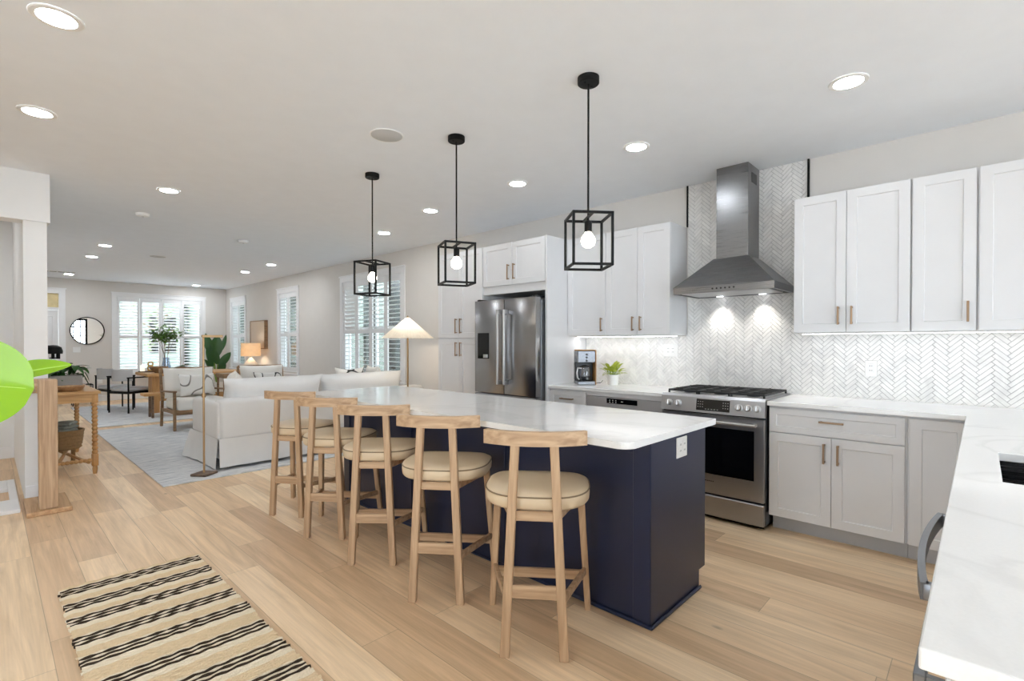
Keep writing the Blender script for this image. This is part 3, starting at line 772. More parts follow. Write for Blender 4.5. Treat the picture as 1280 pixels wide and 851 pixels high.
for i, (x, y) in enumerate([(3.24, 0.535), (3.25, 1.828), (3.265, 3.013), (3.286, 4.306), (3.54, 5.616), (3.556, 9.361), (3.556, 10.68), (3.556, 14.04)]):
    can_light(x, y, ['bright ceiling downlight in front of the right-hand white wall cabinets', 'round ceiling downlight in front of the steel hood chimney',
                     'round ceiling downlight in front of the fridge cabinets', 'round ceiling downlight in front of the tall pantry cabinet',
                     'round ceiling downlight above the sofa near the cone lamp', 'ceiling downlight above the armchairs, nearer of the living room right pair',
                     'ceiling downlight near the middle shuttered window, farther of the right pair', 'farthest ceiling downlight above the corner plant'][i], 'can' if y < 5 else 'canliv')
can_light(-1.3, 3.6, 'unseen ceiling downlight added left of the frame to brighten the hall')  # added out of view to lift the grey hall walls
can_light(-0.7, 7.0, 'unseen ceiling downlight added to brighten the stair opening at left', 'canliv')  # hidden behind the header, added because the stairwell came out dark
for x, y, r, lab in ((1.896, 2.972, 0.105, 'round grey speaker grille in the ceiling left of the middle pendant'), (1.946, 9.844, 0.11, 'round ceiling speaker grille far off over the living room')):
    t = thing('ceiling_speaker', (x, y, H), lab, 'speaker')
    q = MB(); q.lathe((x, y, H - 0.006), [(r - 0.005, 0.0), (r, 0.002), (r, 0.0058)], 36); q.build('grille', M['grey_plastic'], t)
    q = MB(); q.lathe((x, y, H - 0.007), [(r, 0.002), (r + 0.006, 0.002), (r + 0.008, 0.0068)], 36, cap=False); q.build('rim', M['white_plastic'], t)
for x, y, lab in ((1.189, 6.7, 'white smoke alarm on the ceiling near the left stair wall'), (2.463, 7.458, 'white smoke alarm on the ceiling over the sofa')):
    t = thing('smoke_alarm', (x, y, H), lab, 'smoke alarm')
    q = MB(); q.lathe((x, y, H - 0.035), [(0.045, 0.0), (0.06, 0.008), (0.066, 0.034)], 28); q.build('housing', M['white_plastic'], t)
    q = MB(); q.lathe((x, y, H - 0.040), [(0.012, 0.0), (0.014, 0.0048)], 14); q.build('button', M['grey_plastic'], t)
t = thing('air_vent', (1.03, 13.31, H), 'slotted white air vent in the ceiling near the front door', 'vent')
q = MB(); q.box((0.72, 13.24, H - 0.008), (1.24, 13.38, H - 0.0005), 0.002); q.build('frame', M['white_plastic'], t)
q = MB()
for k in range(4): q.box((0.745 + k * 0.122, 13.265, H - 0.0095), (0.745 + k * 0.122 + 0.10, 13.355, H - 0.0082))
q.build('slot', M['plastic'], t, smooth=None)

# pendants
def pendant(x, y, ang, label):
    t = thing('pendant_lamp', (x, y, H), label, 'pendant lamp', 'cage pendants over the island')
    q = MB(); q.lathe((x, y, H - 0.036), [(0.054, 0), (0.058, 0.004), (0.058, 0.0355)], 28); 
    q.cyl((x + 0.03, y, H - 0.042), (x + 0.03, y, H - 0.036), 0.006, 10); q.cyl((x - 0.03, y, H - 0.042), (x - 0.03, y, H - 0.036), 0.006, 10)
    q.build('canopy', M['black'], t)
    z0, z1 = 1.722, 2.003; h = 0.103
    q = MB(); q.cyl((x, y, z1 - 0.03), (x, y, H - 0.036), 0.0055, 10); q.build('rod', M['black'], t)
    q = MB(); mt = Matrix.Translation((x, y, 0)) @ Matrix.Rotation(R(ang), 4, 'Z'); b = 0.0065
    for sx in (-1, 1):
        for sy in (-1, 1): q.box((sx * h - b, sy * h - b, z0), (sx * h + b, sy * h + b, z1), 0.001, mtx=mt)
    for z in (z0, z1 - 2 * b):
        for s_ in (-1, 1):
            q.box((-h + b, s_ * h - b, z), (h - b, s_ * h + b, z + 2 * b), 0.001, mtx=mt); q.box((s_ * h - b, -h + b, z), (s_ * h + b, h - b, z + 2 * b), 0.001, mtx=mt)
    q.box((-h + b, -b, z1 - 2 * b), (h - b, b, z1), 0.001, mtx=mt)
    q.build('cage', M['black'], t)
    q = MB(); q.lathe((x, y, 1.915), [(0.019, 0), (0.020, 0.004), (0.020, 0.055), (0.008, 0.064)], 20); q.build('socket', M['black'], t)
    q = MB(); q.lathe((x, y, 1.83), [(0.001, 0), (0.018, 0.004), (0.033, 0.016), (0.039, 0.036), (0.035, 0.055), (0.024, 0.072), (0.014, 0.086)], 20); q.build('bulb', M['bulb'], t)
pendant(2.232, 1.543, 49, 'black cage pendant nearest the camera, in front of white cabinets')
pendant(2.241, 2.645, 64.5, 'black cage pendant in the middle of the three')
pendant(2.244, 3.739, 24, 'black cage pendant farthest off, in front of the shuttered window')

# ---------------------------------------------------------------- kitchen wall: cabinets
BXF = 3.765   # face of base doors
UXF = 4.051   # face of wall doors
FXF = 3.73    # face of tall doors
U, V = Vector((0, -1, 0)), Vector((0, 0, 1))   # doors on this wall face -x: u = -y, v = z  (u x v = -x)
def pull_v(mb, x, y, z0, z1):
    mb.box((x - 0.034, y - 0.006, z0), (x - 0.024, y + 0.006, z1), 0.0015)
    for z in (z0 + 0.006, z1 - 0.014): mb.box((x - 0.026, y - 0.005, z), (x, y + 0.005, z + 0.010))
def pull_h(mb, x, y0, y1, z):
    mb.box((x - 0.034, y0, z - 0.006), (x - 0.024, y1, z + 0.006), 0.0015)
    for y in (y0 + 0.006, y1 - 0.016): mb.box((x - 0.026, y, z - 0.005), (x, y + 0.010, z + 0.005))
def door(t, x, y0, y1, z0, z1, name='door', rail=0.057, hv=None, hh=None, gap=0.0015):
    q = MB(); q.door((x, y1 - gap, z0), U, V, y1 - y0 - 2 * gap, z1 - z0, rail=rail)
    d = q.build(name, M['cab'], t, smooth=None)
    if hv: h = MB(); pull_v(h, x, *hv); h.build('handle', M['bronze'], d, label='bronze bar handle')
    if hh: h = MB(); pull_h(h, x, *hh); h.build('handle', M['bronze'], d, label='bronze bar handle')
    return d
def carcass(t, a, b, name='body', mat=None):
    q = MB(); q.box(a, b, 0.001); return q.build(name, mat or M['cab'], t, smooth=None)

ZB, ZT = 1.392, 2.366
t = thing('wall_cabinet', (4.2, 0.66, ZB), 'white two-door wall cabinet just right of the hood', 'cabinet')
carcass(t, (UXF + 0.021, 0.328, ZB), (W - 0.001, 0.997, ZT))
door(t, UXF, 0.675, 0.997, ZB + 0.003, ZT - 0.002, hv=(0.718, 1.445, 1.57)); door(t, UXF, 0.331, 0.675, ZB + 0.003, ZT - 0.002, hv=(0.640, 1.445, 1.57))
t = thing('wall_cabinet', (4.2, 0.17, ZB), 'white single-door wall cabinet right of the two-door one by the hood', 'cabinet')
carcass(t, (UXF + 0.021, 0.019, ZB), (W - 0.001, 0.3265, ZT))
door(t, UXF, 0.022, 0.3225, ZB + 0.003, ZT - 0.002, hv=(0.058, 1.445, 1.57))
t = thing('wall_cabinet', (4.2, -0.3, ZB), 'white wall cabinet cut off by the right edge of the photo', 'cabinet')
carcass(t, (UXF + 0.021, -0.62, ZB), (W - 0.001, 0.0175, ZT))
door(t, UXF, -0.30, 0.0115, ZB + 0.003, ZT - 0.002); door(t, UXF, -0.617, -0.30, ZB + 0.003, ZT - 0.002)
t = thing('wall_cabinet', (4.2, 2.25, ZB), 'white two-door wall cabinet just left of the hood', 'cabinet')
carcass(t, (UXF + 0.021, 1.952, ZB - 0.004), (W - 0.001, 2.6, ZT))
door(t, UXF, 1.936 + 0.016, 2.265, ZB + 0.003, ZT - 0.002, hv=(2.228, 1.43, 1.56)); door(t, UXF, 2.265, 2.6, ZB + 0.003, ZT - 0.002, hv=(2.305, 1.43, 1.56))
t = thing('wall_cabinet', (4.2, 2.82, ZB), 'white single-door wall cabinet beside the tall fridge panel', 'cabinet')
carcass(t, (UXF + 0.021, 2.602, ZB - 0.004), (W - 0.001, 3.052, ZT))
door(t, UXF, 2.602, 3.052, ZB + 0.003, ZT - 0.002, hv=(2.64, 1.43, 1.56))

t = thing('fridge_cabinet', (4.05, 3.52, 0), 'white two-door cabinet over the fridge with its tall side panel', 'cabinet')
carcass(t, (FXF, 3.055, 0), (W - 0.001, 3.078, ZT), 'side_panel')
carcass(t, (FXF + 0.021, 3.0785, 1.84), (W - 0.001, 3.965, ZT))
door(t, FXF, 3.082, 3.525, 1.925, ZT - 0.004, hv=(3.485, 1.975, 2.135)); door(t, FXF, 3.525, 3.962, 1.925, ZT - 0.004, hv=(3.567, 1.975, 2.135))

t = thing('pantry_cabinet', (4.05, 4.35, 0), 'tall white four-door pantry cabinet left of the fridge', 'cabinet')
carcass(t, (FXF + 0.021, 3.967, 0.1), (W - 0.001, 4.745, ZT)); carcass(t, (FXF + 0.08, 3.967, 0), (W - 0.001, 4.745, 0.1), 'toe_kick', M['toe'])
for y0, y1, hy in ((3.97, 4.357, 4.318), (4.357, 4.742, 4.396)):
    door(t, FXF, y0, y1, 1.378, ZT - 0.003, hv=(hy, 1.43, 1.60)); door(t, FXF, y0, y1, 0.115, 1.365, hv=(hy, 1.17, 1.33))

t = thing('base_cabinet', (4.05, 0.7, 0), 'white base cabinet with drawer and two doors right of the range', 'cabinet')
carcass(t, (BXF + 0.021, 0.318, 0.114), (W - 0.013, 1.082, 0.883)); carcass(t, (3.87, 0.318, 0), (W - 0.013, 1.078, 0.114), 'toe_kick', M['toe'])
door(t, BXF, 0.325, 1.077, 0.703, 0.868, 'drawer', 0.042, hh=(0.632, 0.770, 0.800))
door(t, BXF, 0.703, 1.077, 0.116, 0.697, hv=(0.742, 0.53, 0.66)); door(t, BXF, 0.325, 0.703, 0.116, 0.697, hv=(0.664, 0.53, 0.66))
t = thing('base_cabinet', (4.05, 0.18, 0), 'white blind corner base cabinet half hidden by the near worktop', 'cabinet')
carcass(t, (BXF + 0.021, 0.035, 0.114), (W - 0.013, 0.3165, 0.883)); carcass(t, (3.87, 0.035, 0), (W - 0.013, 0.3165, 0.114), 'toe_kick', M['toe'])
door(t, BXF, 0.035, 0.308, 0.116, 0.868)
t = thing('base_cabinet', (4.05, 2.84, 0), 'white base cabinet with a drawer beneath the coffee maker', 'cabinet')
carcass(t, (BXF + 0.021, 2.622, 0.114), (W - 0.013, 3.053, 0.883)); carcass(t, (3.87, 2.622, 0), (W - 0.013, 3.053, 0.114), 'toe_kick', M['toe'])
door(t, BXF, 2.626, 3.050, 0.703, 0.868, 'drawer', 0.042, hh=(2.76, 2.91, 0.795)); door(t, BXF, 2.626, 3.050, 0.116, 0.697, hv=(2.66, 0.53, 0.66))

# drawer microwave
t = thing('microwave', (4.05, 2.24, 0), 'built-in steel drawer microwave with black control strip, between range and drawer cabinet', 'microwave')
carcass(t, (BXF + 0.021, 1.862, 0.114), (W - 0.013, 2.6205, 0.883), 'body'); carcass(t, (3.87, 1.862, 0), (W - 0.013, 2.6205, 0.114), 'toe_kick', M['toe'])
q = MB(); q.box((BXF - 0.004, 1.868, 0.42), (BXF + 0.0205, 2.616, 0.842), 0.004); q.build('front', M['steelsoft'], t)
carcass(t, (BXF, 1.864, 0.8465), (BXF + 0.0205, 2.6195, 0.8825), 'filler_strip')
q = MB(); q.box((BXF - 0.008, 2.10, 0.79), (BXF - 0.0042, 2.40, 0.832), 0.001); cp = q.build('control_panel', M['blackglass'], t)
q = MB()
for k in range(3):
    for j in range(2): q.box((BXF - 0.0088, 2.36 - k * 0.03, 0.798 + j * 0.016), (BXF - 0.0081, 2.372 - k * 0.03, 0.804 + j * 0.016))
q.box((BXF - 0.0088, 2.235, 0.808), (BXF - 0.0081, 2.255, 0.814)); q.build('key_marks', M['white_plastic'], cp, smooth=None)
door(t, BXF, 1.868, 2.616, 0.116, 0.41, 'drawer', 0.05)

# worktops
CZ0, CZ1 = 0.884, 0.914
mb = MB(); xs = [0.845, 2.02, 2.555, 3.735, TX]; ys = [-0.72, -0.46, -0.049, 0.058, 1.083]
mb.slab(xs, ys, lambda i, j: (i == 3 or j < 3) and not (i == 1 and j == 1), CZ0, CZ1, 0.003)
mb.build('worktop', M['quartz'], label='white quartz L-shaped worktop from the range to the near right corner', cat='worktop', smooth=None)
mb = MB(); mb.box((3.735, 1.861, CZ0), (TX, 3.053, CZ1), 0.003); mb.build('worktop', M['quartz'], label='short white quartz worktop under the coffee maker, left of the range', cat='worktop', smooth=None)

# sink
t = thing('sink', (2.29, -0.25, 0.66), 'undermounted dark steel sink in the near worktop at right', 'sink')
q = MB(); a, b, c, d, z0, z1 = 2.015, 2.56, -0.465, -0.044, 0.67, 0.883; w_ = 0.006
q.box((a - w_, c, z0), (a, d, z1)); q.box((b, c, z0), (b + w_, d, z1)); q.box((a - w_, c - w_, z0), (b + w_, c, z1)); q.box((a - w_, d, z0), (b + w_, d + w_, z1)); q.box((a - w_, c - w_, z0 - w_), (b + w_, d + w_, z0))
q.build('basin', M['steeld'], t, smooth=None)
q = MB(); q.lathe((2.29, -0.25, 0.6702), [(0.045, 0), (0.045, 0.002), (0.03, 0.003)], 20); q.build('drain', M['handle'], t)

# peninsula cabinets
PF = 0.032  # face of peninsula doors (towards the range)
t = thing('peninsula_cabinet', (1.15, -0.3, 0), 'white end cabinet under the near worktop corner', 'cabinet')
carcass(t, (0.875, -0.62, 0.1), (1.315, PF - 0.021, 0.883)); carcass(t, (0.875, -0.62, 0), (1.315, -0.05, 0.1), 'toe_kick', M['toe'])
q = MB(); q.door((1.313, PF, 0.116), (-1, 0, 0), V, 0.436, 0.58); q.build('door', M['cab'], t, smooth=None)
q = MB(); q.door((1.313, PF, 0.703), (-1, 0, 0), V, 0.436, 0.165, rail=0.042); d = q.build('drawer', M['cab'], t, smooth=None)
q = MB(); q.box((0.985, PF + 0.026, 0.788), (1.23, PF + 0.042, 0.804), 0.002)
for x in (0.99, 1.215): q.box((x, PF, 0.790), (x + 0.012, PF + 0.03, 0.802))
q.build('handle', M['grey_handle'], d, label='grey bar handle')
t = thing('dishwasher', (1.67, -0.3, 0), 'dishwasher under the near worktop with a bowed grey handle', 'dishwasher')
q = MB(); q.box((1.318, -0.60, 0.1), (1.972, PF - 0.024, 0.882)); q.box((1.318, -0.60, 0), (1.972, -0.05, 0.1)); q.build('body', M['toe'], t, smooth=None)
q = MB(); q.box((1.321, PF - 0.0235, 0.11), (1.969, PF, 0.872), 0.004); q.build('door', M['steel'], t)
q = MB(); pts = []
for k in range(17):
    s_ = k / 16; pts.append((1.335 + 0.585 * s_, PF + 0.050 + 0.020 * math.sin(math.pi * s_) ** 0.8, 0.80))
for p_, r_ in zip(pts, pts[1:]): q.beam(p_, r_, 0.014, 0.036, up=(0, 0, 1), bev=0)
for x in (1.343, 1.912): q.box((x - 0.013, PF, 0.782), (x + 0.013, PF + 0.054, 0.818), 0.006, 2)
q.build('handle', M['grey_handle'], t)
t = thing('sink_cabinet', (2.29, -0.3, 0), 'white cabinet holding the sink under the near worktop', 'cabinet')
q = MB(); q.box((1.976, -0.62, 0.1), (1.994, PF - 0.021, 0.883)); q.box((2.715, -0.62, 0.1), (2.733, PF - 0.021, 0.883)); q.box((1.994, -0.62, 0.1), (2.715, -0.60, 0.883)); q.box((1.994, -0.60, 0.1), (2.715, PF - 0.021, 0.118)); q.box((1.976, -0.62, 0), (2.733, -0.05, 0.0995)); q.build('body', M['cab'], t, smooth=None)
for x in (2.355, 2.731):
    q = MB(); q.door((x, PF, 0.116), (-1, 0, 0), V, 0.374, 0.752); q.build('door', M['cab'], t, smooth=None)
t = thing('peninsula_cabinet', (3.2, -0.3, 0), 'white cabinet run under the worktop between sink and corner', 'cabinet')
carcass(t, (2.736, -0.62, 0.1), (3.70, PF - 0.021, 0.883)); carcass(t, (2.736, -0.62, 0), (3.70, -0.05, 0.0995), 'toe_kick', M['toe'])
for x in (3.215, 3.697):
    q = MB(); q.door((x, PF, 0.116), (-1, 0, 0), V, 0.478, 0.752); q.build('door', M['cab'], t, smooth=None)

# under-cabinet light strips
for y0, y1, lab in ((-0.6, 0.98, 'thin light strip under the wall cabinets right of the hood'), (1.97, 3.04, 'thin light strip under the wall cabinets left of the hood')):
    t = thing('light_strip', (4.25, (y0 + y1) / 2, 1.38), lab, 'light')
    zt = ZB - 0.0045 if y0 > 1 else ZB - 0.0005
    q = MB(); q.box((4.20, y0, zt - 0.006), (4.245, y1, zt), 0.001); q.build('channel', M['white_plastic'], t)
    q = MB(); q.box((4.205, y0 + 0.004, zt - 0.009), (4.24, y1 - 0.004, zt - 0.0062)); q.build('diffuser', M['stripb' if y0 > 1 else 'strip'], t, smooth=None)

# wall sockets on the tile
def socket_plate(y, z, lab, n=1):
    t = thing('wall_socket', (TX, y, z), lab, 'socket')
    q = MB(); q.box((TX - 0.006, y - 0.036 * n, z - 0.058), (TX - 0.0001, y + 0.036 * n, z + 0.058), 0.002); q.build('cover_plate', M['white_plastic'], t)
    q = MB()
    for k in range(n):
        yy = y + (k - (n - 1) / 2) * 0.046
        q.box((TX - 0.0085, yy - 0.017, z - 0.034), (TX - 0.006, yy + 0.017, z + 0.034), 0.001)
    ins = q.build('outlet', M['pot'], t)
    q = MB()
    for k in range(n):
        yy = y + (k - (n - 1) / 2) * 0.046
        for zz in (-0.018, 0.014):
            for dy in (-0.006, 0.006): q.box((TX - 0.0090, yy + dy - 0.0012, z + zz), (TX - 0.0086, yy + dy + 0.0012, z + zz + 0.009))
    q.build('slot', M['plastic'], ins, smooth=None)
socket_plate(0.575, 1.135, 'white socket on the herringbone tile right of the range')
socket_plate(2.10, 1.25, 'white socket on the herringbone tile left of the range', 2)

# ---------------------------------------------------------------- hood
t = thing('range_hood', (4.1, 1.46, 1.70), 'brushed steel chimney hood on the herringbone wall', 'cooker hood')
HX0, HX1, HY0, HY1 = 3.88, TX, 1.078, 1.842
q = MB()
bz0, bz1, tz = 1.715, 1.768, 2.006
CX0, CY0, CY1 = 4.115, 1.335, 1.583
lo = [(HX0, HY0), (HX1, HY0), (HX1, HY1), (HX0, HY1)]; hi = [(CX0 - 0.02, CY0 - 0.012), (HX1, CY0 - 0.012), (HX1, CY1 + 0.012), (CX0 - 0.02, CY1 + 0.012)]
r0 = [q.bm.verts.new((x, y, bz0)) for x, y in lo]; r1 = [q.bm.verts.new((x, y, bz1)) for x, y in lo]; r2 = [q.bm.verts.new((x, y, tz)) for x, y in hi]
for A, B_ in ((r0, r1), (r1, r2)):
    for k in range(4): q.bm.faces.new((A[k], A[(k + 1) % 4], B_[(k + 1) % 4], B_[k]))
q.bm.faces.new(r2)
i0 = [q.bm.verts.new((x, y, bz0)) for x, y in ((HX0 + .02, HY0 + .02), (HX1 - .02, HY0 + .02), (HX1 - .02, HY1 - .02), (HX0 + .02, HY1 - .02))]
i1 = [q.bm.verts.new((v.co.x, v.co.y, bz0 + 0.02)) for v in i0]
for A, B_ in ((r0, i0), (i0, i1)):
    for k in range(4): q.bm.faces.new((A[k], A[(k + 1) % 4], B_[(k + 1) % 4], B_[k]))
q.bm.faces.new(i1)
q.build('canopy', M['steelh'], t, smooth=None)
q = MB(); q.box((CX0, CY0, tz + 0.0005), (HX1, CY1, H - 0.001), 0.002); ch = q.build('chimney', M['steelh'], t, smooth=None)
q = MB(); q.box((4.19, CY0 - 0.002, 2.60), (4.31, CY0 - 0.0002, 2.68)); q.build('vent_grille', M['plastic'], ch, smooth=None)
q = MB()
for k in range(6): q.cyl((HX0, 1.36 + k * 0.032, 1.742), (HX0 - 0.004, 1.36 + k * 0.032, 1.742), 0.007, 10)
q.build('button', M['plastic'], t)
q = MB(); q.box((HX0 + 0.05, HY0 + 0.05, bz0 - 0.001), (HX1 - 0.09, HY1 - 0.05, bz0 + 0.012), 0.003); q.build('filter', M['handle'], t)
for y in (1.29, 1.63):
    q = MB(); q.lathe((4.32, y, bz0 - 0.001), [(0.026, 0), (0.026, 0.006)], 20); hl = q.build('hood_light', M['strip'], t)
    d = bpy.data.lights.new('hood_lamp', 'SPOT'); d.energy = 9; d.spot_size = R(105); d.spot_blend = 0.8; d.shadow_soft_size = 0.02; d.color = (1, 0.96, 0.9)
    o = bpy.data.objects.new('hood_lamp', d); COL.objects.link(o); o.parent = hl; o.location = Vector((4.31, y, bz0 - 0.012)) - ORG[hl.name]; o.rotation_euler = (0, R(10), 0)

# ---------------------------------------------------------------- range
t = thing('range', (4.0, 1.472, 0), 'slide-in stainless gas range with black grates and oven', 'cooker')
RX, RY0, RY1 = 3.712, 1.088, 1.857
q = MB(); q.box((RX + 0.03, RY0 + 0.002, 0.03), (4.365, RY1 - 0.002, 0.895), 0.002); q.build('body', M['steeld'], t)
q = MB(); q.box((RX + 0.045, RY0 + 0.004, 0.896), (4.365, RY1 - 0.004, 0.922), 0.004); q.build('cooktop', M['steel'], t)
# slanted control fascia
q = MB(); prof = [(RX - 0.012, 0.795), (RX + 0.03, 0.795), (RX + 0.044, 0.925), (RX + 0.022, 0.925), (RX + 0.006, 0.905)]
A = [q.bm.verts.new((x, RY0, z)) for x, z in prof]; B_ = [q.bm.verts.new((x, RY1, z)) for x, z in prof]
for k in range(5): q.bm.faces.new((A[k], A[(k + 1) % 5], B_[(k + 1) % 5], B_[k]))
q.bm.faces.new(A); q.bm.faces.new(B_)
fa = q.build('control_fascia', M['steel'], t, smooth=None)
def on_fascia(y, z): # point on the slanted face
    s_ = (z - 0.795) / 0.11
    return Vector((RX - 0.012 + 0.018 * s_, y, z))
nf = Vector((-0.11, 0, 0.018)).normalized()
q = MB(); pts = [on_fascia(1.572, 0.812), on_fascia(1.325, 0.812), on_fascia(1.325, 0.895), on_fascia(1.572, 0.895)]
A = [q.bm.verts.new(p + nf * 0.0003) for p in pts]; B_ = [q.bm.verts.new(p + nf * 0.002) for p in pts]
for k in range(4): q.bm.faces.new((A[k], A[(k + 1) % 4], B_[(k + 1) % 4], B_[k]))
q.bm.faces.new(A); q.bm.faces.new(B_); dsp = q.build('display', M['blackglass'], fa, smooth=None)
q = MB()
for k in range(3):
    for j in range(3):
        for yy in (1.558, 1.372):
            p = on_fascia(yy - k * 0.017, 0.838 + j * 0.019) + nf * 0.0024; q.box(p - Vector((.0003, .003, .0025)), p + Vector((.0003, .003, .0025)))
for k in range(5):
    p = on_fascia(1.50 - k * 0.022, 0.824) + nf * 0.0024; q.box(p - Vector((.0003, .004, .002)), p + Vector((.0003, .004, .002)))
q.build('key_marks', M['grey_plastic'], dsp, smooth=None)
for y in (1.79, 1.716, 1.262, 1.199, 1.138):
    c = on_fascia(y, 0.853); mt = Matrix.Translation(c) @ nf.to_track_quat('Z', 'Y').to_matrix().to_4x4()
    q = MB(); q.lathe((0, 0, 0), [(0.027, 0.0004), (0.027, 0.006), (0.022, 0.007), (0.020, 0.03), (0.018, 0.033)], 24); q.box((-0.004, -0.019, 0.03), (0.004, 0.019, 0.040), 0.002)
    bmesh.ops.transform(q.bm, matrix=mt, verts=q.bm.verts[:]); q.build('knob', M['handle'], t)
# oven door, glass, handle, drawer
q = MB(); q.box((RX, RY0 + 0.004, 0.195), (RX + 0.029, RY1 - 0.004, 0.782), 0.004); od = q.build('oven_door', M['steel'], t)
q = MB(); q.box((RX - 0.003, 1.158, 0.342), (RX - 0.0002, 1.787, 0.694), 0.001); q.build('oven_window', M['blackglass'], od)
q = MB(); q.cyl((RX - 0.045, 1.135, 0.738), (RX - 0.045, 1.81, 0.738), 0.012, 16)
for y in (1.15, 1.795): q.box((RX - 0.045, y - 0.012, 0.728), (RX, y + 0.012, 0.748), 0.003)
q.build('door_handle', M['handle'], od)
q = MB()
for k in range(5): q.box((RX - 0.0015, 1.44 + k * 0.014, 0.285), (RX - 0.0002, 1.449 + k * 0.014, 0.292))
q.build('badge', M['plastic'], od, smooth=None)
q = MB(); q.box((RX, RY0 + 0.004, 0.03), (RX + 0.029, RY1 - 0.004, 0.18), 0.004); q.build('warming_drawer', M['steel'], t)
q = MB(); q.box((RX + 0.06, RY0 + 0.02, 0), (4.3, RY1 - 0.02, 0.0295)); q.build('plinth', M['plastic'], t, smooth=None)
for k in range(3):
    y0 = RY0 + 0.022 + k * 0.2427; y1 = y0 + 0.238
    q = MB(); x0, x1 = RX + 0.07, 4.33; b = 0.006
    for y in (y0, y1 - 2 * b): q.box((x0, y, 0.938), (x1, y + 2 * b, 0.952), 0.002)
    for x in (x0, x1 - 2 * b, (x0 + x1) / 2 - b): q.box((x, y0, 0.938), (x + 2 * b, y1, 0.952), 0.002)
    ym = (y0 + y1) / 2; q.box((x0, ym - b, 0.940), (x1, ym + b, 0.955), 0.002)
    for xc in (x0 + 0.14, x1 - 0.14):
        q.box((xc - b, y0, 0.940), (xc + b, y1, 0.955), 0.002)
    for x in (x0, x1 - 2 * b):
        for y in (y0, y1 - 2 * b): q.box((x, y, 0.9222), (x + 2 * b, y + 2 * b, 0.94))
    q.build('grate', M['iron'], t)
    for xc in (x0 + 0.14, x1 - 0.14):
        q = MB(); q.lathe((xc, ym, 0.9222), [(0.045, 0), (0.042, 0.008), (0.030, 0.009), (0.030, 0.014), (0.026, 0.016)], 24); q.build('burner', M['iron'], t)

# ---------------------------------------------------------------- fridge
t = thing('refrigerator', (4.0, 3.52, 0), 'stainless french-door refrigerator with water dispenser', 'refrigerator')
FX, FY0, FY1 = 3.605, 3.092, 3.955; FM = 3.515
q = MB(); q.box((FX + 0.085, FY0 + 0.004, 0.02), (4.36, FY1 - 0.004, 1.745), 0.003); q.build('body', M['grey_handle'], t)
for y0, y1 in ((FY0, FM - 0.002), (FM + 0.002, FY1)):
    q = MB(); q.box((FX, y0, 0.80), (FX + 0.075, y1, 1.765), 0.006, 2); dd = q.build('door', M['steelv'], t)
    hy = FM - 0.045 if y0 < FM - 0.1 else FM + 0.045
    q = MB(); q.box((FX - 0.062, hy - 0.013, 0.90), (FX - 0.042, hy + 0.013, 1.655), 0.004)
    for z in (0.90, 1.615): q.box((FX - 0.045, hy - 0.012, z), (FX, hy + 0.012, z + 0.04), 0.003)
    q.build('door_handle', M['handle'], dd)
    if y0 > FM:
        q = MB(); q.box((FX - 0.003, 3.735, 1.155), (FX - 0.0003, 3.905, 1.425), 0.001); ds = q.build('water_dispenser', M['blackglass'], dd, label='black water dispenser panel')
        q = MB(); q.box((FX - 0.014, 3.75, 1.165), (FX - 0.003, 3.81, 1.20), 0.002); q.build('paddle', M['handle'], ds)
q = MB(); q.box((FX, FY0, 0.06), (FX + 0.075, FY1, 0.792), 0.006, 2); dd = q.build('freezer_drawer', M['steelv'], t)
q = MB(); q.box((FX - 0.062, FY0 + 0.08, 0.70), (FX - 0.042, FY1 - 0.08, 0.726), 0.004)
for y in (FY0 + 0.08, FY1 - 0.12): q.box((FX - 0.045, y, 0.702), (FX, y + 0.04, 0.724), 0.003)
q.build('drawer_handle', M['handle'], dd)
q = MB(); q.box((FX + 0.09, FY0 + 0.03, 0), (4.3, FY1 - 0.03, 0.0195)); q.build('foot', M['plastic'], t, smooth=None)
q = MB()
for y in (FY0 + 0.02, FY1 - 0.06): q.box((FX + 0.02, y, 1.7655), (FX + 0.16, y + 0.04, 1.782), 0.003)
q.build('hinge_cover', M['plastic'], t)

# ---------------------------------------------------------------- coffee maker and pot plant
t = thing('coffee_maker', (4.04, 2.835, CZ1 + 0.0005), 'black and steel drip coffee maker with glass jug on the worktop', 'coffee maker', rz=R(-45 + 2))
t.rotation_euler = (0, 0, R(-43))   # front faces local -y turned towards the room
def cm(name, mat, f, parent=None, **k):
    q = MB(); f(q); return q.build(name, mat, parent or t, **k)
cm('base', M['steeld'], lambda q: q.box((-0.088, -0.10, 0), (0.088, 0.09, 0.038), 0.006))
cm('tank', M['plastic'], lambda q: q.box((-0.088, 0.012, 0.0385), (0.086, 0.09, 0.215), 0.004))
cm('side_panel', M['honey_z'], lambda q: q.box((0.0885, -0.10, 0.002), (0.096, 0.09, 0.338), 0.002), label='wooden side panel')
hd = cm('brew_head', M['steeld'], lambda q: q.box((-0.088, -0.10, 0.2155), (0.088, 0.09, 0.330), 0.006))
cm('lid', M['honey_x'], lambda q: q.box((-0.086, -0.095, 0.3302), (0.086, 0.088, 0.340), 0.004))
cm('button', M['plastic'], lambda q: [q.cyl((0.0, -0.1005, 0.295 - k * 0.03), (0.0, -0.106, 0.295 - k * 0.03), 0.010, 14) for k in range(3)], hd)
jug = cm('jug', M['clear'], lambda q: q.lathe((0, -0.042, 0.040), [(0.04, 0), (0.05, 0.01), (0.052, 0.06), (0.046, 0.11), (0.04, 0.13)], 24, cap=False))
cm('coffee', M['plastic'], lambda q: q.lathe((0, -0.042, 0.042), [(0.04, 0), (0.048, 0.01), (0.049, 0.04)], 24), jug)
cm('jug_lid', M['plastic'], lambda q: q.lathe((0, -0.042, 0.171), [(0.042, 0), (0.042, 0.012), (0.02, 0.02)], 24), jug)
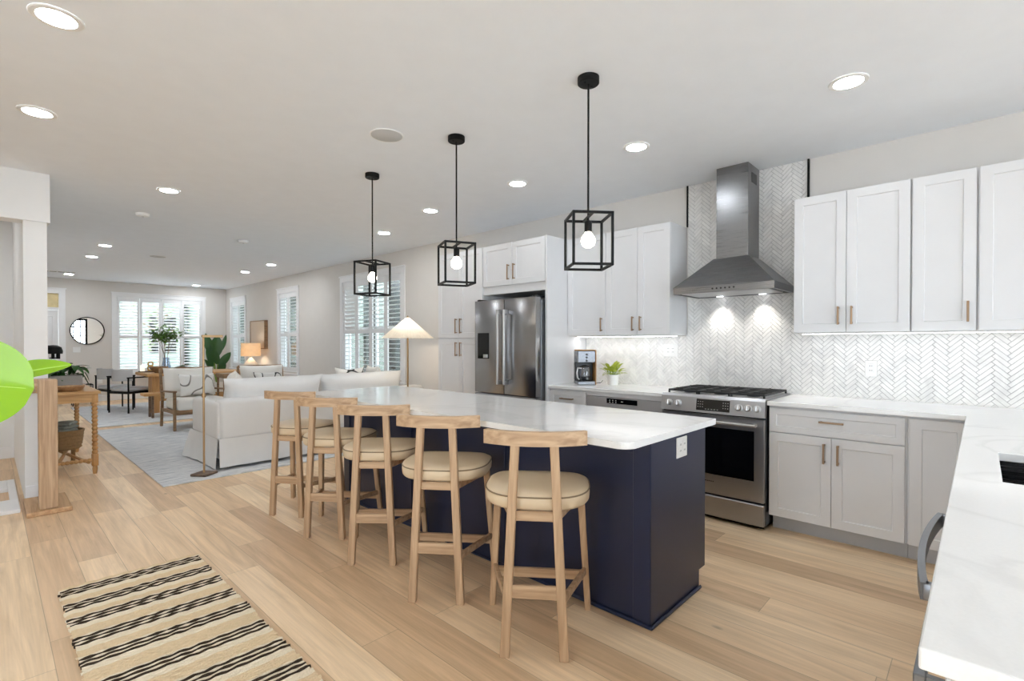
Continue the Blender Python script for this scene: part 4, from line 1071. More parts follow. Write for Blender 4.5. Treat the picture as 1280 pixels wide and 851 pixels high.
cm('jug_handle', M['handle'], lambda q: q.tube([(-0.045, -0.075, 0.16), (-0.085, -0.10, 0.165), (-0.095, -0.105, 0.12), (-0.088, -0.10, 0.07), (-0.07, -0.085, 0.055)], 0.007, 8), jug)
cm('cord', M['plastic'], lambda q: q.tube([(0.097, 0.03, 0.02), (0.13, 0.05, 0.006), (0.17, 0.03, 0.012), (0.20, 0.07, 0.03)], 0.004, 8))

def pot_plant(x, y, z, label):
    t = thing('pot_plant', (x, y, z), label, 'plant')
    q = MB(); q.lathe((x, y, z), [(0.046, 0), (0.048, 0.003), (0.056, 0.10), (0.052, 0.10), (0.050, 0.088)], 28); q.build('pot', M['pot'], t)
    q = MB(); q.lathe((x, y, z + 0.086), [(0.0495, 0), (0.0495, 0.004)], 24); q.build('soil', M['soil'], t)
    rr = random.Random(11); f = MB()
    for k in range(46):
        a = rr.random() * 6.28; e = rr.uniform(0.1, 1.4); l = rr.uniform(0.045, 0.075)
        b_ = Vector((x + 0.02 * math.cos(a), y + 0.02 * math.sin(a), z + 0.09)); d = Vector((math.cos(a) * math.cos(e), math.sin(a) * math.cos(e), math.sin(e)))
        m_ = b_ + d * rr.uniform(0.03, 0.10); f.mat(M['stem']); f.tube([b_, m_], 0.0015, 5); f.mat(M['leaf_yel'])
        f.leaf(m_, d + Vector((0, 0, 0.1)), (0, 0, 1), l, l * 0.72, 0.4, n=4)
    f.build('foliage', None, t)
M['leaf_yel'] = translucent('yellow_green_leaf', srgb(166, 178, 60), 0.3, 0.4)
pot_plant(4.16, 2.585, CZ1 + 0.0005, 'small yellow-green plant in a white pot beside the coffee maker')

# ---------------------------------------------------------------- island
t = thing('kitchen_island', (2.36, 2.5, 0), 'navy panelled kitchen island cabinet with white socket', 'kitchen island')
IX0, IX1, IY0, IY1 = 2.092, 2.70, 1.095, 3.93
q = MB(); q.prism([(IX0, 0.0), (2.622, 0.0), (2.622, 0.10), (IX1, 0.10), (IX1, 0.8835), (IX0, 0.8835)], 0, 1)
mt = Matrix(((1, 0, 0, 0), (0, 0, IY1 - IY0 - 0.04, IY0 + 0.02), (0, 1, 0, 0), (0, 0, 0, 1))); bmesh.ops.transform(q.bm, matrix=mt, verts=q.bm.verts[:])
q.build('body', M['navy'], t, smooth=None)
for y0, y1 in ((IY0, IY0 + 0.0195), (IY1 - 0.0195, IY1)):
    q = MB(); q.prism([(IX0 - 0.003, 0.0), (2.624, 0.0), (2.624, 0.10), (IX1, 0.10), (IX1, 0.8835), (IX0 - 0.003, 0.8835)], 0, 1)
    mt = Matrix(((1, 0, 0, 0), (0, 0, y1 - y0, y0), (0, 1, 0, 0), (0, 0, 0, 1))); bmesh.ops.transform(q.bm, matrix=mt, verts=q.bm.verts[:]); q.build('end_panel', M['navy'], t, smooth=None)
q = MB()   # base bead
q.box((IX0 - 0.016, IY0 - 0.014, 0), (2.632, IY0 - 0.0003, 0.02), 0.006); q.box((IX0 - 0.017, IY0 - 0.014, 0), (IX0 - 0.0033, IY1, 0.02), 0.006)
q.build('base_moulding', M['navy'], t)
q = MB()
for y in (IY0 + 0.0, IY0 + 0.93, IY0 + 1.86, IY1 - 0.09): q.box((IX0 - 0.010, y + 0.001, 0.021), (IX0 - 0.0035, y + 0.09, 0.883), 0.002)
q.box((IX0 - 0.009, IY0 + 0.092, 0.80), (IX0 - 0.0035, IY1 - 0.092, 0.882), 0.002); q.build('stile', M['navy'], t, smooth=None)
n_d = 4; dw = (IY1 - IY0 - 0.05) / n_d
for k in range(n_d):
    y0 = IY0 + 0.025 + dw * k
    q = MB(); q.door((IX1 + 0.0205, y0 + 0.002, 0.115), (0, 1, 0), V, dw - 0.004, 0.75); q.build('door', M['navy'], t, smooth=None)
q = MB(); q.box((2.342, IY0 - 0.006, 0.744), (2.458, IY0 - 0.0003, 0.846), 0.002); cp = q.build('cover_plate', M['white_plastic'], t, label='white socket plate')
q = MB()
for x in (2.377, 2.423):
    q.box((x - 0.017, IY0 - 0.0085, 0.762), (x + 0.017, IY0 - 0.006, 0.828), 0.001)
so = q.build('outlet', M['pot'], cp)
q = MB()
for x in (2.377, 2.423):
    for z in (0.775, 0.806):
        for dx in (-0.006, 0.006): q.box((x + dx - 0.0012, IY0 - 0.009, z), (x + dx + 0.0012, IY0 - 0.0086, z + 0.009))
q.build('slot', M['plastic'], so, smooth=None)
mb = MB(); cr_ = 0.03
ox0, ox1, oy0, oy1 = 1.768, 2.678, 1.026, 4.03
ol = []
for cx, cy, a0, r_ in ((ox1 - 0.008, oy0 + 0.008, -90, 0.008), (ox1 - 0.008, oy1 - 0.008, 0, 0.008), (ox0 + 0.05, oy1 - 0.05, 90, 0.05), (ox0 + 0.05, oy0 + 0.05, 180, 0.05)):
    for k in range(7): a = R(a0 + 15 * k); ol.append((cx + r_ * math.cos(a), cy + r_ * math.sin(a)))
mb.prism(ol, CZ0, CZ1, 0.003, 2)
mb.build('island_worktop', M['quartz'], label='long white quartz worktop on the navy island', cat='worktop', smooth=None)

# ---------------------------------------------------------------- bar stools
def make_stool(label):
    t = thing('bar_stool', (0, 0, 0), label, 'bar stool', 'bar stools along the island')
    zt = 0.893
    for s_ in (-1, 1):
        q = MB(); q.beam((s_ * 0.125, -0.20, 0), (s_ * 0.082, -0.195, zt), 0.040, 0.034, up=(0, 1, 0), w2=0.037, t2=0.030); q.build('leg', M['oak_z'], t)
        q = MB(); q.beam((s_ * 0.238, 0.215, 0), (s_ * 0.200, 0.150, 0.606), 0.030, 0.034, up=(0, 1, 0), w2=0.034, t2=0.036); q.build('leg', M['oak_z'], t)
    # curved top rail
    q = MB(); n = 14; rows = []
    for k in range(n + 1):
        a = -1 + 2 * k / n; x = a * 0.214; y = -0.212 + 0.058 * a * a; th = 0.026
        d = Vector((0.214, 0.116 * a, 0)).normalized(); nn = Vector((-d.y, d.x, 0))
        rows.append([q.bm.verts.new(Vector((x, y, zz)) + nn * o_) for zz, o_ in ((zt - 0.004, -th / 2), (zt - 0.004, th / 2), (zt + 0.056, th / 2), (zt + 0.056, -th / 2))])
    for a, b in zip(rows, rows[1:]):
        for e in range(4): q.bm.faces.new((a[e], a[(e + 1) % 4], b[(e + 1) % 4], b[e]))
    q.bm.faces.new(rows[0]); q.bm.faces.new(rows[-1])
    bmesh.ops.bevel(q.bm, geom=[e for e in q.bm.edges if e.calc_face_angle(0) > 1.0], offset=0.004, segments=2, affect='EDGES', profile=0.5)
    q.build('back_rail', M['oak_x'], t)
    # seat outline: rounded, bowed at the back
    def outline(sc):
        o_ = []
        for k in range(48):
            a = 2 * math.pi * k / 48; c, s2 = math.cos(a), math.sin(a); e = 2 / 4.6
            x = 0.238 * abs(c) ** e * (1 if c > 0 else -1); y = 0.19 * abs(s2) ** e * (1 if s2 > 0 else -1)
            if y < 0: y = -0.215 * abs(s2) ** (2 / 2.2); x = 0.238 * abs(c) ** (2 / 2.9) * (1 if c > 0 else -1)
            o_.append((x * sc, y * sc + 0.025))
        return o_
    q = MB(); rows = []
    prof = [(0.955, 0.612), (0.99, 0.622), (1.0, 0.645), (0.995, 0.664), (0.97, 0.674), (0.90, 0.683), (0.7, 0.690), (0.4, 0.693), (0.1, 0.694)]
    for sc, z in prof: rows.append([q.bm.verts.new((x, y, z)) for x, y in outline(sc)])
    for a, b in zip(rows, rows[1:]):
        for k in range(48): q.bm.faces.new((a[k], a[(k + 1) % 48], b[(k + 1) % 48], b[k]))
    q.bm.faces.new(rows[0]); q.bm.faces.new(rows[-1])
    seat = q.build('seat', M['leather'], t, smooth=60)
    q = MB(); q.tube([(x, y, 0.667) for x, y in outline(0.992)], 0.0035, 6, closed=True); q.build('piping', M['piping'], seat)
    q = MB(); q.box((-0.198, 0.145, 0.572), (0.198, 0.165, 0.6115), 0.003); q.box((-0.088, -0.20, 0.572), (0.088, -0.18, 0.6115), 0.003)
    for s_ in (-1, 1): q.beam((s_ * 0.095, -0.185, 0.591), (s_ * 0.196, 0.145, 0.591), 0.02, 0.038, up=(0, 0, 1))
    q.build('seat_frame', M['oak_x'], t)
    q = MB(); q.box((-0.108, -0.21, 0.25), (0.108, -0.19, 0.305), 0.003); q.build('stretcher', M['oak_x'], t)
    q = MB(); q.box((-0.225, 0.184, 0.155), (0.225, 0.206, 0.20), 0.003); q.build('footrest', M['oak_x'], t)
    for s_ in (-1, 1):
        q = MB(); q.beam((s_ * 0.114, -0.19, 0.235), (s_ * 0.222, 0.186, 0.205), 0.02, 0.032, up=(0, 0, 1)); q.build('stretcher', M['oak_x'], t)
    return t
st0 = make_stool('oak bar stool nearest the camera, at the socket end of the island')
stools = [(1.725, 1.47, -53, None), (1.72, 2.122, -53, 'second oak bar stool from the camera along the island'), (1.716, 2.757, -48, 'middle one of the five oak bar stools'),
          (1.72, 3.335, -53, 'fourth oak bar stool, next to the last one by the sofa'), (1.735, 3.94, -58, 'farthest oak bar stool, in front of the sofa back')]
for i, (x, y, a, lab) in enumerate(stools):
    o = st0 if i == 0 else copy_tree(st0)
    o.location = (x, y, 0); o.rotation_euler = (0, 0, R(a))
    if lab: o['label'] = lab

# ---------------------------------------------------------------- stairs and railing at left
t = thing('stair_railing', (0.33, 5.3, 0), 'oak newel post with handrail and black balusters at the stair opening', 'railing')
q = MB(); q.box((0.20, 5.20, 0.0005), (0.46, 5.735, 0.035), 0.004); q.build('base_plate', M['oak_y'], t)
q = MB(); q.box((0.272, 5.235, 0.036), (0.382, 5.345, 1.035), 0.005); q.build('newel_post', M['oak_z'], t)
q = MB(); q.box((0.262, 5.346, 0.925), (0.340, 5.735, 0.985), 0.006); q.build('handrail', M['oak_y'], t)
q = MB(); q.box((0.215, 5.735, 0.90), (0.375, 5.744, 1.02), 0.004); q.build('wall_rosette', M['oak_z'], t)
for k in range(4):
    q = MB(); y = 5.40 + k * 0.10; q.box((0.292, y - 0.009, 0.036), (0.312, y + 0.009, 0.924)); q.build('baluster', M['black'], t, smooth=None)
mb = MB(); mb.box((-1.2, 5.42, 0.0), (0.175, 5.80, 0.03), 0.004); mb.box((0.125, 5.80, 0.0), (0.175, 6.66, 0.03), 0.004); mb.box((-1.2, 6.25, 0.0), (0.125, 6.66, 0.03), 0.004)
struct('trim_4', mb, M['trim'])

# ---------------------------------------------------------------- jute runner
t = thing('jute_runner', (0.57, 2.3, 0), 'striped jute runner rug with black bands on the near floor', 'rug')
q = MB(); x0, x1, y0, y1 = 0.252, 0.893, 0.95, 3.553
cw = 0.0155; n = int((y1 - y0) / cw)
# black yarn rows: groups of three, as spaced in the photo
centers = [3.46, 3.26, 3.08, 2.86, 2.665, 2.43, 2.215, 2.015, 1.81, 1.60, 1.40, 1.20, 1.02]
dark = set(); cream = set()
for c in centers:
    k = int((y1 - c) / cw)
    for d in (-2, 0, 2): dark.add(k + d)
    for d in (-3, -1, 1, 3, 4, 5): cream.add(k + d)
rr = random.Random(5)
for k in range(n):
    y = y1 - cw * (k + 0.5); dk = k in dark
    q.mat(M['jutedark'] if dk else M['jutecream'] if k in cream else M['jute'])
    ph = rr.random() * 6.28; m_ = 34; rows = []
    e0, e1 = x0 + rr.uniform(-.006, .006), x1 + rr.uniform(-.006, .006)
    for i in range(m_ + 1):
        x = e0 + (e1 - e0) * i / m_; wob = 0.0016 * math.sin(i * 1.9 + ph) + 0.004 * math.sin(x * 5)
        hh = (0.0125 if dk else 0.010) + 0.0025 * math.sin(i * 1.55 + ph); w_ = cw * (0.56 if not dk else 0.46 + 0.07 * math.sin(i * 1.55 + ph))
        rows.append([q.bm.verts.new((x, y + wob + w_ * a, z)) for a, z in ((-1, 0.001), (-0.7, hh * 0.75), (0, hh), (0.7, hh * 0.75), (1, 0.001))])
    fs = []
    for a, b in zip(rows, rows[1:]):
        for e in range(4): fs.append(q.bm.faces.new((a[e], b[e], b[e + 1], a[e + 1])))
    for f in fs: f.material_index = q.cur
q.build('weave', None, t, smooth=60)
q = MB(); q.box((x0 + 0.004, y0, 0.0004), (x1 - 0.004, y1, 0.004)); q.build('backing', M['jute'], t, smooth=None)

# ---------------------------------------------------------------- foreground plant
t = thing('potted_plant', (-0.50, 1.15, 0), 'lime green broad-leaved plant poking in at the left edge', 'plant')
q = MB(); q.lathe((-0.5, 1.15, 0.0005), [(0.13, 0), (0.17, 0.28), (0.155, 0.28), (0.15, 0.24)], 32); q.build('pot', M['concrete'], t)
q = MB(); q.lathe((-0.5, 1.15, 0.23), [(0.149, 0), (0.149, 0.01)], 32); q.build('soil', M['soil'], t)
def stem(*pts):
    q = MB(); q.tube(pts, 0.005, 8); q.build('stem', M['stem'], t)
def big_leaf(base, tip, up, wd, droop=0.1, mat='leaf_lime', fold=0.3, shape='heart'):
    base, tip = Vector(base), Vector(tip); q = MB(); q.leaf(base, tip - base, up, (tip - base).length, wd, droop, fold, shape, 36)
    lf = q.build('leaf', M[mat], t, smooth=80)
    s = MB(); d = tip - base
    x_ = d.normalized().cross(Vector(up)).normalized(); u_ = x_.cross(d.normalized()).normalized()
    s.tube([base + d * f - u_ * (droop * d.length * f * f - 0.0006) for f in (0, .25, .5, .75, .95)], [0.0016, .0014, .0012, .0009, .0004], 6); s.build('midrib', M['leaf_rib'], lf)
M['leaf_rib'] = pm('pale_midrib', srgb(178, 214, 92), 0.5)
stem((-0.5, 1.15, 0.23), (-0.48, 1.14, 0.7), (-0.34, 1.08, 1.10), (-0.12, 1.03, 1.275))
stem((-0.5, 1.15, 0.23), (-0.52, 1.18, 0.8), (-0.38, 1.17, 1.15), (-0.10, 1.14, 1.255), (0.030, 1.13, 1.266))
stem((-0.5, 1.15, 0.23), (-0.56, 1.2, 0.7), (-0.62, 1.28, 1.0))
stem((-0.5, 1.15, 0.23), (-0.48, 1.2, 0.6), (-0.40, 1.36, 0.9))
big_leaf((-0.12, 1.03, 1.275), (0.047, 1.0, 1.250), (-0.15, -0.9, 0.25), 0.135, 0.03, fold=0.18, shape='round')
big_leaf((0.030, 1.13, 1.266), (0.099, 1.12, 1.281), (-0.1, -0.75, 0.6), 0.040, 0.05, fold=0.35)
big_leaf((-0.62, 1.28, 1.0), (-0.80, 1.34, 1.08), (0, 0, 1), 0.13)
big_leaf((-0.40, 1.36, 0.9), (-0.34, 1.52, 0.97), (0, 0, 1), 0.12)

# a slipper at the left frame edge
t = thing('slipper', (-0.05, 2.88, 0), 'black slipper with white lining at the left edge of the floor', 'slipper')
q = MB(); q.prism([(-0.16 + 0.155 * math.cos(a) * 1.0, 2.875 + 0.05 * math.sin(a) * (1 + 0.2 * math.cos(a))) for a in [2 * math.pi * k / 24 for k in range(24)]], 0.0005, 0.018, 0.004); q.build('sole', M['plastic'], t)
q = MB(); q.sphere((-0.075, 2.875, 0.02), 0.05, 16, (1.42, 0.92, 0.75)); bmesh.ops.bisect_plane(q.bm, geom=q.bm.verts[:] + q.bm.edges[:] + q.bm.faces[:], plane_co=(0, 0, 0.0182), plane_no=(0, 0, -1), clear_outer=True); q.build('upper', M['plastic'], t)
q = MB(); q.prism([(-0.19 + 0.10 * math.cos(a), 2.875 + 0.038 * math.sin(a)) for a in [2 * math.pi * k / 20 for k in range(20)]], 0.0182, 0.022); q.build('lining', M['pot'], t)

# ---------------------------------------------------------------- living room
mb = MB(); mb.box((1.10, 5.42, 0.0004), (4.05, 9.65, 0.012), 0.004); mb.build('area_rug', M['rug'], label='large pale blue-grey rug under the sofa and armchairs', cat='rug')
RZ = 0.0125
# sofa: back to the camera
t = thing('sofa', (2.8, 6.2, RZ), 'white slipcovered sofa seen from behind', 'sofa')
SX0, SX1, SY0, SY1 = 1.625, 4.22, 5.66, 6.62
def soft(q, a, b, r=0.05, seg=4): return q.box(a, b, r, seg)
def wob(q, amp=0.006, sc=5.0, seed=0):
    from mathutils import noise
    for v in q.bm.verts: v.co += amp * Vector(noise.noise_vector(v.co * sc + Vector((seed, 0, 0))))
def subd(q, n=2):
    bmesh.ops.subdivide_edges(q.bm, edges=[e for e in q.bm.edges if e.calc_length() > 0.08], cuts=n, use_grid_fill=True)
def skirt_panel(q, p, d_out, ztop, zbot, flare=0.05, n=18):
    """hanging cloth along polyline p, flared outwards at the hem"""
    rows = []
    for i, (x, y) in enumerate(p):
        o = Vector(d_out(i)); w = 0.008 * math.sin(i * 1.1)
        rows.append([q.bm.verts.new((x + o.x * (flare * f + w * f), y + o.y * (flare * f + w * f), ztop + (zbot - ztop) * f)) for f in (0, 0.25, 0.5, 0.75, 1.0)])
    for a, b in zip(rows, rows[1:]):
        for k in range(4): q.bm.faces.new((a[k], b[k], b[k + 1], a[k + 1]))
q = MB(); soft(q, (SX0 + 0.02, SY0, 0.30), (SX1, SY0 + 0.24, 0.735), 0.05); subd(q); wob(q); q.build('backrest', M['linen'], t, smooth=70)
for x0, x1 in ((SX0, SX0 + 0.21), (SX1 - 0.21, SX1)):
    q = MB(); soft(q, (x0, SY0 + 0.03 if x0 < 2 else SY0 + 0.06, 0.30), (x1, SY1, 0.705), 0.045); subd(q); wob(q, seed=x0); q.build('armrest', M['linen'], t, smooth=70)
q = MB(); soft(q, (SX0 + 0.03, SY0 + 0.03, 0.10), (SX1 - 0.03, SY1 + 0.02, 0.34), 0.03); q.build('base', M['linen'], t, smooth=70)
for k in range(2):
    x0 = SX0 + 0.215 + k * 1.085; q = MB(); soft(q, (x0, SY0 + 0.245, 0.342), (x0 + 1.08, SY1 + 0.10, 0.52), 0.06); subd(q); wob(q, seed=k + 3); q.build('seat_cushion', M['linen'], t, smooth=70)
    q = MB(); mt = Matrix.Translation((2.29 if k == 0 else 3.40, SY0 + 0.27, 0.735)) @ Matrix.Rotation(R(12), 4, 'X')
    q.pillow(mt, 1.08 if k == 0 else 1.18, 0.42, 0.34, 16, 0.08); wob(q, 0.012, 3.0, k); q.build('back_cushion', M['linen'], t, smooth=70)
def lin(a, b, n): return [(a[0] + (b[0] - a[0]) * i / n, a[1] + (b[1] - a[1]) * i / n) for i in range(n + 1)]
q = MB(); skirt_panel(q, lin((SX0 + 0.005, SY0 - 0.004), (SX1 - 0.005, SY0 - 0.004), 60), lambda i: (0, -1), 0.335, 0.045, 0.018); q.build('skirt', M['linen'], t, smooth=70)
q = MB(); skirt_panel(q, lin((SX0 - 0.004, SY1 + 0.05), (SX0 - 0.004, SY0 + 0.01), 26), lambda i: (-1 * (0.4 + 0.9 * max(0, (10 - i) / 10)), 0.35 if i < 6 else 0), 0.335, 0.03, 0.06); q.build('skirt', M['linen'], t, smooth=70)
q = MB(); skirt_panel(q, lin((SX0, SY1 + 0.03), (SX1, SY1 + 0.03), 40), lambda i: (0, 1), 0.335, 0.03, 0.03); q.build('skirt', M['linen'], t, smooth=70)
q = MB(); skirt_panel(q, lin((SX1 + 0.004, SY0 + 0.01), (SX1 + 0.004, SY1 + 0.03), 26), lambda i: (1, 0), 0.335, 0.03, 0.02); q.build('skirt', M['linen'], t, smooth=70)
for x in (SX0 + 0.1, SX1 - 0.1):
    for y in (SY0 + 0.12, SY1 - 0.1):
        q = MB(); q.cyl((x, y, RZ + 0.0003), (x, y, 0.10), 0.025, 12); q.build('leg', M['dark_x'], t)
def cushion(x, y, z, w, h, th, rz, tilt, mat, label, cat='cushion', group=None):
    q = MB(); q.pillow(Matrix.Rotation(R(rz), 4, 'Z') @ Matrix.Rotation(R(tilt), 4, 'X'), w, h, th, 12, 0.14)
    for v in q.bm.verts: v.co += Vector((x, y, z))
    return q.build('cushion', mat, None, smooth=70, label=label, cat=cat, group=group)
cushion(1.98, 6.36, 0.765, 0.52, 0.46, 0.17, 75, 8, M['ivory'], 'cream pillow leaning inside the left arm of the sofa')
cushion(3.84, 6.36, 0.775, 0.42, 0.46, 0.13, 82, -6, M['ivory'], 'cream pillow peeking over the right end of the sofa')
cushion(3.50, 6.40, 0.77, 0.42, 0.44, 0.14, -6, -14, M['floral'], 'black patterned pillow peeking over the sofa in front of the big window')

# armchairs facing the sofa
def armchair(x, y, rz, label, pil_mat, pil_label, ps):
    t = thing('armchair', (0, 0, 0), label, 'armchair', 'wood frame armchairs')
    w = 0.36
    for s_ in (-1, 1):
        q = MB(); q.beam((s_ * w, -0.34, 0.002), (s_ * w, -0.335, 0.575), 0.036, 0.036, up=(0, 1, 0)); q.build('leg', M['brown_x'], t)
        q = MB(); q.beam((s_ * w, 0.36, 0.004), (s_ * w, 0.30, 0.42), 0.036, 0.04, up=(0, 1, 0)); q.beam((s_ * w, 0.30, 0.42), (s_ * w, 0.40, 0.90), 0.036, 0.036, up=(0, 1, 0)); q.build('leg', M['brown_x'], t)
        q = MB(); q.beam((s_ * w, -0.37, 0.585), (s_ * w, 0.33, 0.555), 0.05, 0.024, up=(0, 0, 1), bev=0.006); q.build('armrest', M['brown_x'], t)
        q = MB(); q.beam((s_ * (w - 0.005), -0.33, 0.285), (s_ * (w - 0.005), 0.31, 0.265), 0.03, 0.05, up=(0, 0, 1)); q.build('side_rail', M['brown_x'], t)
    q = MB(); q.box((-w + 0.018, -0.355, 0.26), (w - 0.018, -0.325, 0.315), 0.004); q.build('front_rail', M['brown_x'], t)
    q = MB(); q.beam((-w, 0.40, 0.895), (w, 0.40, 0.895), 0.03, 0.045, up=(0, 0, 1), bev=0.006); q.beam((-w, 0.318, 0.50), (w, 0.318, 0.50), 0.024, 0.04, up=(0, 0, 1)); q.build('back_rail', M['brown_x'], t)
    q = MB(); q.box((-w + 0.03, -0.32, 0.23), (w - 0.03, 0.28, 0.288), 0.004); q.build('seat_base', M['brown_x'], t)
    q = MB(); q.box((-w + 0.02, -0.37, 0.29), (w - 0.02, 0.24, 0.46), 0.05, 4); subd(q); wob(q, 0.006); q.build('seat_cushion', M['ivory'], t, smooth=70)
    q = MB(); q.pillow(Matrix.Translation((0, 0.262, 0.68)) @ Matrix.Rotation(R(-10), 4, 'X'), 0.70, 0.48, 0.17, 12, 0.06); q.build('back_cushion', M['ivory'], t, smooth=70)
    t.location = (x, y, RZ); t.rotation_euler = (0, 0, R(rz))
    q = MB(); q.pillow(Matrix.Rotation(R(rz), 4, 'Z') @ Matrix.Rotation(R(-16), 4, 'X'), ps, ps * 0.72, 0.13, 12, 0.12)
    c = Matrix.Rotation(R(rz), 4, 'Z') @ Vector((0.06, 0.08, 0.645))
    for v in q.bm.verts: v.co += Vector((x, y, RZ)) + c
    q.build('cushion', pil_mat, None, smooth=70, label=pil_label, cat='cushion')
armchair(2.26, 9.03, 2, 'wood frame armchair with white cushions nearer the dining table', M['scribble'], 'white pillow with grey line drawing on the left armchair', 0.50)
armchair(3.34, 9.06, -8, 'wood frame armchair with white cushions under the right wall lamp', M['floral'], 'white pillow with black pattern on the right armchair', 0.46)
t = thing('side_table', (2.80, 9.22, RZ), 'dark wood side table between the two armchairs', 'table')
q = MB(); q.box((2.66, 9.02, 0.745), (2.92, 9.42, 0.815), 0.01); q.build('tabletop', M['brown_x'], t)
for sx in (2.69, 2.89):
    for sy in (9.06, 9.38): q = MB(); q.beam((sx, sy, RZ), (sx, sy, 0.745), 0.028, 0.028, up=(0, 1, 0)); q.build('leg', M['brown_x'], t)

# brass reading lamp in front of the sofa
t = thing('reading_lamp', (1.49, 5.62, RZ), 'slim brass reading lamp with square dark base beside the sofa', 'floor lamp')
q = MB(); q.box((-0.085, -0.085, RZ + 0.0003), (0.085, 0.085, 0.035), 0.006, mtx=Matrix.Translation((1.478, 5.60, 0)) @ Matrix.Rotation(R(35), 4, 'Z')); q.build('base', M['dark_x'], t)
q = MB(); q.cyl((1.478, 5.60, 0.0352), (1.478, 5.60, 1.375), 0.0095, 12); q.build('pole', M['brass'], t)
q = MB(); q.lathe((1.478, 5.60, 0.78), [(0.016, 0), (0.018, 0.01), (0.018, 0.03), (0.016, 0.04)], 12); q.build('knob', M['brass'], t)
q = MB(); q.box((1.462, 5.585, 1.3752), (1.65, 5.615, 1.40), 0.004); q.build('lamp_head', M['brass'], t)

# cone floor lamp by the window
t = thing('floor_lamp', (3.81, 5.485, RZ), 'brass floor lamp with lit white cone shade right of the sofa', 'floor lamp')
lx, ly = 3.81, 5.485
q = MB(); q.lathe((lx, ly, RZ + 0.0003), [(0.13, 0), (0.13, 0.012), (0.03, 0.0155)], 28); q.build('base', M['antique'], t)
q = MB(); q.cyl((lx, ly, 0.028), (lx, ly, 1.46), 0.011, 12); q.build('pole', M['antique'], t)
q = MB(); npl = 96; zb, ztp = 1.385, 1.655; rows = []
for f in [0, .2, .4, .6, .8, 1]:
    r_ = 0.335 * (1 - f) + 0.022 * f; rows.append([q.bm.verts.new((lx + (r_ * (1 + (0.012 if k % 2 else -0.012))) * math.cos(2 * math.pi * k / npl), ly + (r_ * (1 + (0.012 if k % 2 else -0.012))) * math.sin(2 * math.pi * k / npl), zb + (ztp - zb) * f)) for k in range(npl)])
for a, b in zip(rows, rows[1:]):
    for k in range(npl): q.bm.faces.new((a[k], a[(k + 1) % npl], b[(k + 1) % npl], b[k]))
q.build('lamp_shade', M['shade_white'], t, smooth=None)
q = MB(); q.lathe((lx, ly, 1.650), [(0.022, 0), (0.024, 0.008), (0.010, 0.014), (0.012, 0.024), (0.002, 0.032)], 16); q.cyl((lx, ly, 1.46), (lx, ly, 1.652), 0.004, 8); q.build('finial', M['antique'], t)
q = MB(); q.sphere((lx - 0.05, ly, 1.47), 0.03, 14); q.cyl((lx - 0.05, ly, 1.445), (lx, ly, 1.45), 0.008, 8); bl = q.build('bulb', M['bulb'], t)
d = bpy.data.lights.new('lamp_glow', 'POINT'); d.energy = 6; d.color = (1, 0.88, 0.72); d.shadow_soft_size = 0.03
o = bpy.data.objects.new('lamp_glow', d); COL.objects.link(o); o.parent = bl; o.location = Vector((lx, ly + 0.001, 1.50)) - ORG[bl.name]

# credenza, lamp, picture by the right wall
t = thing('credenza', (4.15, 12.3, 0), 'low wooden credenza under the picture on the right wall', 'cabinet')
q = MB(); q.box((3.96, 11.5, 0.12), (W - 0.017, 13.0, 0.70), 0.005); q.build('body', M['oak_y'], t)
for k in range(3): q = MB(); q.box((3.945, 11.515 + k * 0.492, 0.14), (3.9598, 12.0 + k * 0.492, 0.685), 0.003); q.build('door', M['oak_y'], t)
for y in (11.55, 12.95):
    for x in (4.0, 4.32): q = MB(); q.beam((x, y, 0), (x, y, 0.12), 0.04, 0.04, up=(0, 1, 0)); q.build('leg', M['oak_z'], t)
t = thing('table_lamp', (4.16, 11.95, 0.70), 'lit table lamp with drum shade and cream ceramic base under the picture', 'table lamp')
lx, ly, lz = 4.09, 11.95, 0.7005
q = MB(); q.lathe((lx, ly, lz), [(0.135, 0), (0.145, 0.01), (0.145, 0.15), (0.135, 0.165), (0.05, 0.27), (0.02, 0.30)], 28); q.build('base', M['ceramic'], t)
q = MB(); q.cyl((lx, ly, lz + 0.30), (lx, ly, lz + 0.42), 0.008, 8); q.build('stem', M['brass'], t)
q = MB(); q.lathe((lx, ly, lz + 0.33), [(0.205, 0), (0.195, 0.295), (0.192, 0.295), (0.202, 0.004)], 36, cap=False); q.build('lamp_shade', M['shade_warm'], t)
q = MB(); q.sphere((lx, ly, lz + 0.455), 0.035, 12); bl = q.build('bulb', M['bulb'], t)
d = bpy.data.lights.new('lamp_glow', 'POINT'); d.energy = 5; d.color = (1, 0.82, 0.62); d.shadow_soft_size = 0.04
o = bpy.data.objects.new('lamp_glow', d); COL.objects.link(o); o.parent = bl; o.location = Vector((lx, ly, lz + 0.40)) - ORG[bl.name]
t = thing('framed_picture', (W - 0.02, 12.2, 1.34), 'blush picture in a deep brown frame above the table lamp', 'picture')
q = MB(); y0, y1, z0, z1 = 11.76, 12.66, 1.19, 1.845; x0, x1 = W - 0.075, W - 0.0005; b = 0.022
q.box((x0, y0, z0), (x1, y0 + b, z1)); q.box((x0, y1 - b, z0), (x1, y1, z1)); q.box((x0, y0 + b, z0), (x1, y1 - b, z0 + b)); q.box((x0, y0 + b, z1 - b), (x1, y1 - b, z1)); q.build('frame', M['brown_x'], t, smooth=None)
q = MB(); q.box((x0 + 0.012, y0 + b, z0 + b), (x1, y1 - b, z1 - b)); q.build('canvas', M['canvas'], t, smooth=None)

